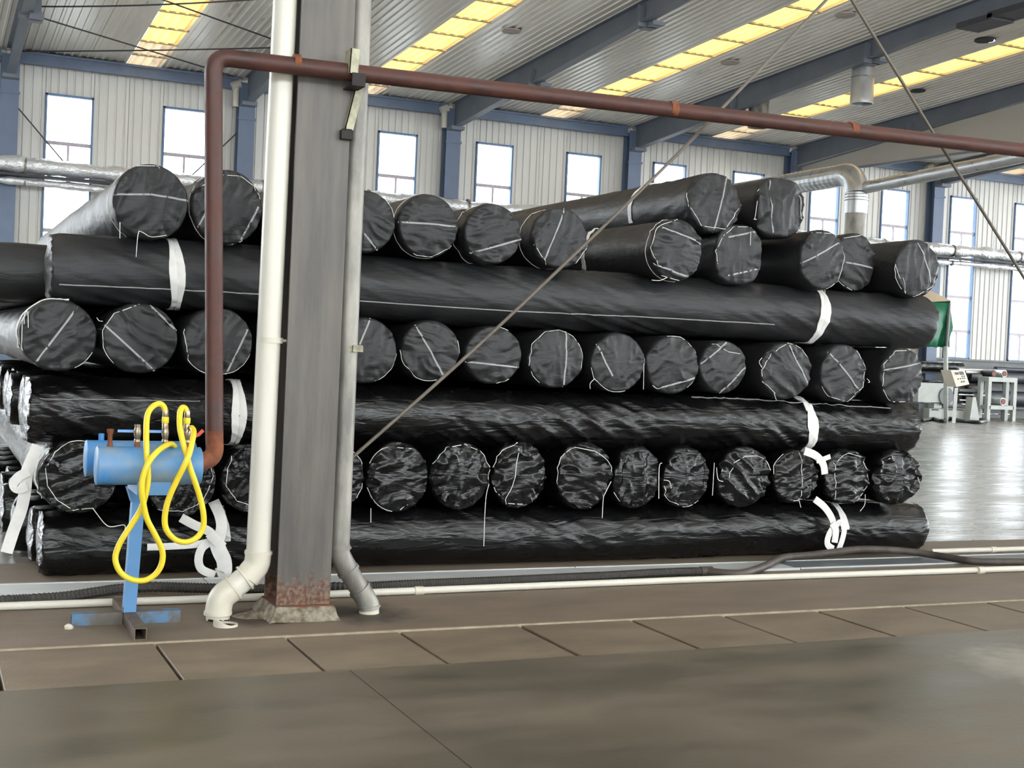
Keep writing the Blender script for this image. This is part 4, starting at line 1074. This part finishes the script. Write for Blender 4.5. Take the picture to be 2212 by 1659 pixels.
# ================================================================== ROOF FITTINGS
n_ = 0
names = ['pale vent disc in the roof lining, leftmost','pale vent disc right of the third skylight strip, lower','pale vent disc near the crossing of the tension rods',
         'dark vent opening beside the fourth skylight strip, right of the hanging tube','vent opening with a bright crescent at the upper right']
for (px, py, hwp, dark), nm in zip(((1105,66,25,0),(1577,134,25,0),(1826,31,26,0),(1983,195,19,1),(2128,85,27,1)), names):
    c = AR(px, py, -.03); r = (AR(px+hwp, py, -.03)-c).length*.85
    mb = MB(); n = 8 if hwp == 25 else 14
    for z, q in ((.0,r),(-.03,r)):
        mb.v += [(q*math.cos(2*PI*(i+.5)/n), q*math.sin(2*PI*(i+.5)/n), z-SL*q*math.sin(2*PI*(i+.5)/n)) for i in range(n)]
    mb.f = [tuple(range(n)), tuple(range(2*n-1,n-1,-1))]+[(i,n+i,n+(i+1)%n,(i+1)%n) for i in range(n)]
    o = tag(mb.build('vent_disc', M_HOLED if dark else M_HOLE, loc=c), nm, 'vent')
    if 'bright' in nm:
        mb = MB(); v = []
        for i in range(9):
            t = -.9+1.8*i/8; v += [(r*.93*math.cos(t-.3), r*.93*math.sin(t-.3), -.034), (r*.62*math.cos((t)*.9-.3)+.06, r*.62*math.sin(t*.9-.3), -.034)]
        mb.v = v; mb.f = [(2*i,2*i+1,2*i+3,2*i+2) for i in range(8)]
        em = D.materials.new('daylight_gap'); em.use_nodes = True
        em.node_tree.nodes['Principled BSDF'].inputs['Emission Color'].default_value = (1,1,.98,1); em.node_tree.nodes['Principled BSDF'].inputs['Emission Strength'].default_value = 2
        mb.build('daylight_gap', em, o)
def tube_hang(px, pyb, wpx, X, label, dark=False):
    b = AX(px, pyb, X); d = (b-EYEP).length; r = wpx/2*d/FPX*1.0
    zt = roofz(b.y)-.02
    o = empty('vent_tube', (b.x, b.y, zt)); tag(o, label, 'vent tube', 'hanging vent tubes')
    h = zt-b.z
    mb = MB(); n = 20; v = []; f = []
    for i in range(n):
        t = 2*PI*i/n
        for rr, z in ((r,0),(r,-h*.85),(r*1.02,-h*.86),(r*1.02,-h),(r*.96,-h),(r*.96,-.1)): v.append((rr*math.cos(t), rr*math.sin(t), z))
    for i in range(n):
        j = (i+1)%n
        for k in range(5): f.append((i*6+k, j*6+k, j*6+k+1, i*6+k+1))
    mb.v, mb.f = v, f; mb.build('tube', M_GALVD if dark else M_GALV, o, smooth=True)
    MB().tube([(0,0,-.12),(0,0,-.1)], r*.95, 16).build('dark_inside', M_HOLED, o)
    MB().tube([(0,0,-h*.5-.02),(0,0,-h*.5+.02)], r*1.015, 20, cap=False).build('seam_band', M_GALVD, o)
tube_hang(1861, 225, 46, 20.35, 'bright tin vent tube hanging from the roof beside the dark tension rod')
tube_hang(1637, 276, 42, 20.35, 'dull tin vent tube hanging behind the brown pipe', True)
# dark hangers at the top right corner
for i, (px, py) in enumerate(((2128,38),(2196,30))):
    b = AX(px, py, 19.82); o = tag(MB().box((b.x-.12,b.y-.15,b.z),(b.x+.12,b.y+.15,roofz(b.y)-.45)).build('rafter_hanger', M_WIRE), 
        ['dark hanger block under the rafter at the top right','dark hanger block at the very top right corner'][i], 'hanger', 'rafter hangers')
    MB().box((b.x-.3,b.y-.5,roofz(b.y)-.62),(b.x+.3,b.y+.5,roofz(b.y)-.5)).build('clamp_plate', M_WIRE, o)
# wire braces at the upper left
def wire(A, B, sag, label, r=.018):
    pts = [A.lerp(B, i/10)-Vector((0,0,sag*(1-(2*i/10-1)**2))) for i in range(11)]
    o = empty('brace_wire', A); tag(o, label, 'wire')
    MB().tube([p-A for p in pts], r, 6).build('wire', M_WIRE, o); return o
k0, k1 = X0, X0+BAY
wire(AR(72,14,-.3), AR(560,-2,-.2), .05, 'uppermost brace wire across the left bay of the roof')
wire(AR(65,31,-.3), AR(506,165,-.35), .0, 'long slanting brace wire below the leftmost skylight strip')
wire(AR(345,-3,-.3), AR(592,86,-.3), .0, 'short slanting brace wire left of the white drain pipe, at the top')
wire(AR(47,111,-.3), AR(592,103,-.25), .02, 'level brace wire in front of the eave channel at left')
wire(AY(33,226,YW-.3), AY(170,388,YW-.3), .0, 'wall brace wire crossing the leftmost window')
wire(AY(512,287,YW-.3), AY(390,402,YW-.3), .0, 'wall brace wire left of the brown pipe')
# short white rainwater outlets at the column heads
for i, (px, py, pb_) in enumerate(((508,184,230),(958,236,276),(2006,362,385))):
    a = AY(px, py, YW-.42); b = AY(px+1, pb_, YW-.42); o = empty('rainwater_outlet', b)
    tag(o, ['white rainwater outlet at the column head left of the white drain pipe','white rainwater outlet at the column head right of the grey column','white rainwater outlet above the right-hand tin duct'][i], 'outlet', 'rainwater outlets')
    MB().tube([(0,0,0),(0,0,a.z-b.z)], .085, 14).build('spout', M_PVC, o, smooth=True)
    MB().tube([Vector((-.12,0,a.z-b.z-.05)), Vector((-.02,0,a.z-b.z)), Vector((.1,.0,a.z-b.z+.05))], .11, 14).build('elbow', M_PVC, o, smooth=True)

# ================================================================== WALL PIPES IN FOIL
def wallpipe(z, r, mat, label, x0, x1, nm, lumpy):
    n = int((x1-x0)/.12); pts = []; rr = []
    for i in range(n+1):
        x = x0+(x1-x0)*i/n; pts.append((x, YW-.75, z+.02*math.sin(x*.8)))
        rr.append(r*(1+lumpy*float(noise3(x*3.1, .2, z, 3))))
    o = empty('wrapped_pipe', (0,0,0)); tag(o, label, 'pipe', 'foil-wrapped wall pipes'); 
    MB().tube(pts, rr, 14).build('lagging', mat, o, smooth=True)
    x = x0+1.2
    while x < x1:
        MB().tube([(x,YW-.75,z),(x+.05,YW-.75,z)], r*1.08, 14).build('band', M_GALVD, o); x += 3
    return o
wallpipe(5.74, .20, M_FOIL, 'thick foil-wrapped pipe along the back wall', -8, 46, 'a', .35)
wallpipe(5.32, .09, M_FOIL, 'thin foil-wrapped pipe below the thick one along the back wall', -8, 46, 'b', .5)
tr2 = tag(MB().box((-8,YW-.95,5.46),(46,YW-.55,5.52)).build('pipe_rail', M_WIRE), 'dark steel rail carrying the foil-wrapped pipes', 'rail')

# ================================================================== TIN DUCTS
YD = 27.0
e = AY(1856,352,YD); sc_ = (e-EYEP).length/FPX; rd = 23.5*sc_
du = empty('tin_duct', AY(1856,520,YD)); tag(du, 'spiral tin duct with elbow dropping behind the pile', 'duct')
o0 = du.location
zc = AY(1840,372,YD).z
rings_ = []; rr = []
y = YD+.6
while y < YD+6.5:
    rings_ += [(e.x-.02,y,zc),(e.x-.02,y+.10,zc)]; rr += [rd*.985, rd*1.01]; y += .2
MB().tube([Vector(p)-o0 for p in rings_], rr, 20).build('spiral_run', M_GALV, du, smooth=False)
ea = [Vector((e.x-.02, YD+.62, zc))]+[Vector((e.x-.02, YD+.5-.5*math.sin(t), zc-.5+.5*math.cos(t))) for t in [i*PI/2/6 for i in range(7)]]
MB().tube([p-o0 for p in ea], rd*1.02, 20).build('elbow', M_GALV, du, smooth=True)
q0 = ea[-1]; q1 = AY(1857,462,YD); q1 = Vector((q0.x, q0.y, q1.z)); q2 = Vector((q0.x, q0.y, .0))
MB().tube([q0-o0, q1-o0], rd*.98, 20).build('drop', M_GALV, du, smooth=True)
for t in (.08,.22,.36): MB().tube([q0.lerp(q1,t)-o0, q0.lerp(q1,t+.03)-o0], rd*1.05, 20).build('joint_band', M_GALVD, du)
MB().tube([q1-o0, q2-o0], rd*.94, 20).build('lower_drop', M_GALVD, du, smooth=True)
b0 = AY(1868,409,YD); b0 = Vector((q0.x+rd*.3, q0.y, b0.z)); b1 = b0+Vector((.0,-14,.5)); rb = 12.5*sc_
bpts = []; brr = []
L_ = (b1-b0).length; i = 0
while i*1.1 < L_:
    p = b0.lerp(b1, i*1.1/L_); q_ = b0.lerp(b1, min(1, (i*1.1+1.05)/L_)); bpts += [p, q_]; brr += [rb*1.05, rb*.96]; i += 1
MB().tube([p-o0 for p in bpts], brr, 18).build('branch', M_GALV, du, smooth=True)

# ================================================================== MACHINES AT THE BACK RIGHT
YM = 31.5
def at(px, py, Y=YM): return AY(px, py, Y)
# green canopy
cn = empty('canopy_tent', AZ(2043,912,0)); tag(cn, 'green canopy tent with tan roof beyond the right end of the pile', 'canopy')
o0 = cn.location; YN = o0.y
def cz(px, py, dy=0): return AY(px, py, YN+dy)-o0
mb = MB().tube([cz(2043,748), cz(2043,912)], .07, 10); mb.build('pole', M_MACH, cn, smooth=True)
MB().tube([cz(2051,655), cz(2044,748)], .05, 8).build('pole', M_MACHD, cn)
wv = []; fv = []
n = 12
L0, Rr = cz(1960,655), cz(2052,652)
for i in range(n+1):
    t = i/n; x = L0.x+(Rr.x-L0.x)*t
    bulge = .25*math.sin(t*9)+.15*math.sin(t*23)
    for j, (fz, dx) in enumerate(((0,0),(.3,.10),(.55,.18),(.8,.05),(1,-.02))):
        zt, zb_ = cz(2052,655).z, cz(2050,750).z
        wv.append((x+dx*t*1.0, bulge*fz*.5, zt+(zb_-zt)*fz+.05*math.sin(i*2)*(fz == 1)))
for i in range(n):
    for j in range(4): fv.append((i*5+j, i*5+j+1, i*5+6+j, i*5+5+j))
vl = mk('valance', wv, fv, M_GREEN, cn, smooth=True); sm = vl.modifiers.new('thick', 'SOLIDIFY'); sm.thickness = .03
sd_v = [Rr+Vector((0,0,.05)), Rr+Vector((.1,1.0,.05)), cz(2050,750)+Vector((.05,1.0,0)), cz(2050,750)]
mk('side_valance', sd_v+[p+Vector((.03,0,0)) for p in sd_v], [(0,1,2,3),(7,6,5,4),(0,4,5,1),(1,5,6,2),(2,6,7,3),(3,7,4,0)], M_GREEN, cn)
rp_ = [cz(1950,655), cz(2056,650), cz(2056,650)+Vector((0,1.0,0)), cz(1950,655)+Vector((0,1.0,0)), cz(2005,622)+Vector((-.4,.5,.25))]
rf_ = mk('tent_roof', rp_, [(0,1,4),(1,2,4),(2,3,4),(3,0,4),(3,2,1,0)], M_TAN, cn)
# control box on a post
ck = AZ(2061,914,0); YK = ck.y
cb = empty('control_stand', ck); tag(cb, 'cream control box on a slim white post by the canopy pole', 'control box')
def kk(px, py, dy=0): return AY(px, py, YK+dy)-ck
mb = MB(); mb.hexa([kk(2056,914),kk(2064,914),kk(2064,914,.2),kk(2056,914,.2),kk(2062,838),kk(2070,838),kk(2070,838,.2),kk(2062,838,.2)]); mb.build('post', M_MACH, cb)
fq = [kk(2066,836),kk(2094,830),kk(2084,800),kk(2054,800)]; bk_ = [p+Vector((.0,.45,.0)) for p in fq]
bx_ = MB().hexa([fq[0],fq[1],bk_[1],bk_[0],fq[3],fq[2],bk_[2],bk_[3]]).build('box', M_CREAM, cb)
def face(u, v): return (fq[0].lerp(fq[1],u)).lerp(fq[3].lerp(fq[2],u), v)-Vector((0,.012,0))
for u0, u1, v0, v1 in ((.22,.48,.72,.88),(.56,.84,.70,.92),(.62,.70,.56,.64),(.78,.86,.56,.64),(.28,.36,.42,.5),(.46,.54,.42,.5),(.62,.70,.42,.5),(.76,.84,.42,.5),(.45,.55,.2,.3),(.62,.72,.2,.3)):
    mb = MB(); c4 = [face(u0,v0),face(u1,v0),face(u1,v1),face(u0,v1)]; mb.hexa([c4[0],c4[1],c4[1]+Vector((0,.03,0)),c4[0]+Vector((0,.03,0)),c4[3],c4[2],c4[2]+Vector((0,.03,0)),c4[3]+Vector((0,.03,0))])
    mb.build('screen' if u1-u0 > .2 else 'button', M_BLACKP, cb)
# winding machine
wm = empty('winding_machine', AZ(2040,908,0)+Vector((0,.7,0))); o0 = wm.location; YW2 = o0.y
tag(wm, 'grey winding machine with steel rollers at the back right', 'machine')
def mm(px, py, dy=0): return AY(px, py, YW2+dy)-o0
def mbox(px0, py0, px1, py1, name, mat, dep=.8, dy=0):
    a, b = mm(px0, py0, dy), mm(px1, py1, dy); zb_ = max(0., min(a.z,b.z)) if py1 > 900 else min(a.z,b.z)
    z0 = 0. if py1 > 900 else b.z
    return MB().bbox((a.x, a.y, z0), (b.x, a.y+dep, a.z), .02).build(name, mat, wm)
mbox(2008,882,2034,908,'base_cabinet',M_MACH); mbox(2036,882,2098,906,'base_cabinet',M_MACH,.7)
mbox(2014,884,2028,887,'slot',M_BLACKP,.05,-.03); mbox(2046,884,2082,887,'slot',M_BLACKP,.05,-.03)
mbox(1985,826,2040,870,'side_plate',M_MACH,.25,-.1); mbox(2046,828,2058,874,'side_plate',M_MACH,.25)
mbox(2018,870,2034,882,'pedestal',M_MACH,.5); mbox(2046,872,2082,878,'shelf_plate',M_MACHD,.6)
mbox(1985,870,2015,908,'dark_cabinet',M_MACHD,.5,.3)
c = mm(2045,856,-.15); MB().tube([c, c+Vector((0,.4,0))], 18*.0165, 20).build('flywheel', M_MACHD, wm, smooth=True)
c = mm(2052,857,-.2); MB().tube([c, c+Vector((0,.3,0))], 6*.0165, 16).build('hub', M_MACHD, wm, smooth=True)
for px, py in ((2105,860),):
    a = mm(2102,858,-.3); b = mm(2112,908,-.3)
    MB().hexa([(a.x-.1,a.y,0),(a.x+.35,a.y,0),(a.x+.35,a.y+.3,0),(a.x-.1,a.y+.3,0),(a.x,a.y,a.z),(a.x+.12,a.y,a.z),(a.x+.12,a.y+.3,a.z),(a.x,a.y+.3,a.z)]).build('a_frame', M_MACH, wm)
for py, r, px0, px1, mt in ((798,3.2,2070,2172,M_CHROME),(804,3.2,2085,2150,M_CHROME),(852,2.2,2070,2128,M_CHROME),(864,1.6,2072,2120,M_CHROME),(873,2.,2075,2128,M_CHROME),(843,3.5,2070,2128,M_MACHD),(893,1.6,2100,2180,M_CHROME)):
    a, b = mm(px0,py,.5), mm(px1,py+(px1-px0)*.03,.5); b = Vector((b.x, a.y, a.z)); MB().tube([a, b], r*.0165, 12).build('roller', mt, wm, smooth=True)
mbox(2128,815,2135,905,'upright',M_MACHD,.3,.5)
# black hoses and cables heaped at its feet
cbp = [AZ(x_, y_, .05) for x_, y_ in ((1992,909),(2015,905),(2035,910),(2050,904),(2070,908),(2095,911),(2120,912),(2130,908),(2118,906))]
tag(MB().tube(smoothpath(cbp, 5), .06, 8).build('floor_cable', M_BLACKP, smooth=True), 'black cable lying at the foot of the winding machine', 'cable')
# white steel table
tb = empty('steel_table', AZ(2166,909,0)); o0 = tb.location; YTb = o0.y; tag(tb, 'white steel frame table with shelf and roll ends on it at the right edge', 'table')
def tt(px, py, dy=0): return AY(px, py, YTb+dy)-o0
xl_, xr_ = tt(2134,860).x, tt(2196,860).x; zt_ = tt(2166,815).z; zs_ = tt(2166,876).z; td = .5
MB().bbox((xl_,0,zt_-.16),(xr_,td,zt_),.02).build('table_top', M_MACH, tb)
MB().bbox((xl_+.1,0,zs_-.14),(xr_-.1,td,zs_),.02).build('shelf', M_MACH, tb)
for sx in (xl_, xr_-.14):
    for sy in (0, td-.14): MB().box((sx,sy,0),(sx+.14,sy+.14,zt_-.16)).build('leg', M_MACH, tb)
for i, (px, py, rp) in enumerate(((2143,807,7),(2166,806,7.5),(2163,868,8))):
    p = tt(px, py, .1)+o0; r = rp*.0165; base_z = (zt_ if py < 850 else zs_)+r
    o = empty('core_roll', (p.x, YTb+.02, base_z)); tag(o, ['small brown-cored roll at the left on the white table top','small brown-cored roll at the right on the white table top','small brown-cored roll on the white table shelf'][i], 'roll', 'rolls on the white table')
    MB().tube([(0,0,0),(0,.45,0)], r, 18).build('film', M_FOIL if i else M_NAVY, o, smooth=True)
    MB().tube([(0,-.02,0),(0,.1,0)], r*.8, 16).build('core', M_COREB, o, smooth=True)
# racks of dark rolls under the windows
lbl = ['dark wrapped roll under the windows left of the canopy pole','thick navy roll under the windows behind the white table','lower dark roll behind the winding machine','lowest dark roll behind the white table','upper right navy roll below the window sill']
for i, (px0, px1, py, rp) in enumerate(((1980,2076,790,11),(2090,2300,812,13),(1985,2130,835,14),(2090,2300,858,16),(2150,2300,797,5.5))):
    Yq = 35.33+.04*(i % 2); a, b = AY(px0,py,Yq), AY(px1,py,Yq); r = rp*.0167; z = a.z
    o = empty('stored_roll', (a.x,Yq,z)); tag(o, lbl[i], 'roll', 'stored rolls below the sill'); Lr = b.x-a.x
    pts = [(Lr*t/24,0,0) for t in range(25)]; rr = [r*(1+.05*float(noise3(t*.9, i, .5, 2))) for t in range(25)]
    MB().tube(pts, rr, 16).build('wrapping', M_NAVY if i in (1,3,4) else M_FILM, o, smooth=True)
    MB().tube([(-.03,0,0),(.02,0,0)], r*.35, 10).build('core', M_MACHD, o)
rk = empty('roll_rack', AY(2060,905,35.62)); rk.location.z = 0; tag(rk, 'dark steel rack carrying stored rolls below the windows', 'rack')
for x_ in (-2.4, -.2, 2.2, 4.6, 7): MB().box((x_,.0,0),(x_+.1,.05,1.85)).build('upright', M_MACHD, rk)
for z_ in (.35,.95,1.5): MB().box((-2.4,-.01,z_),(7.1,.055,z_+.06)).build('bearer', M_MACHD, rk)


# small leftovers on the floor
p = AZ(149,1358,0); o = tag(MB().tube([p+Vector((0,0,-.005)), p+Vector((0,0,.012)), p+Vector((.004,0,.024))], [.024,.026,.012], 7).build('pebble', M_PVCJ), 'pale stone chip at the left end of the blue foot bar', 'stone')
p0, p1 = AZ(2012,1191,.03), AZ(2320,1186,.03); p1.y = p0.y
o = empty('spare_water_pipe', p0); tag(o, 'short white pipe on the floor beyond the black hose at the right edge', 'pipe')
MB().tube([(0,0,0), p1-p0], .022, 12).build('pipe_run', M_PVC, o, smooth=True)
MB().tube([AY(2145,1188,p0.y)*0+Vector((AY(2145,1188,p0.y).x-p0.x-.03,0,0)), Vector((AY(2145,1188,p0.y).x-p0.x+.03,0,0))], .027, 12).build('coupling', M_PVCJ, o, smooth=True)
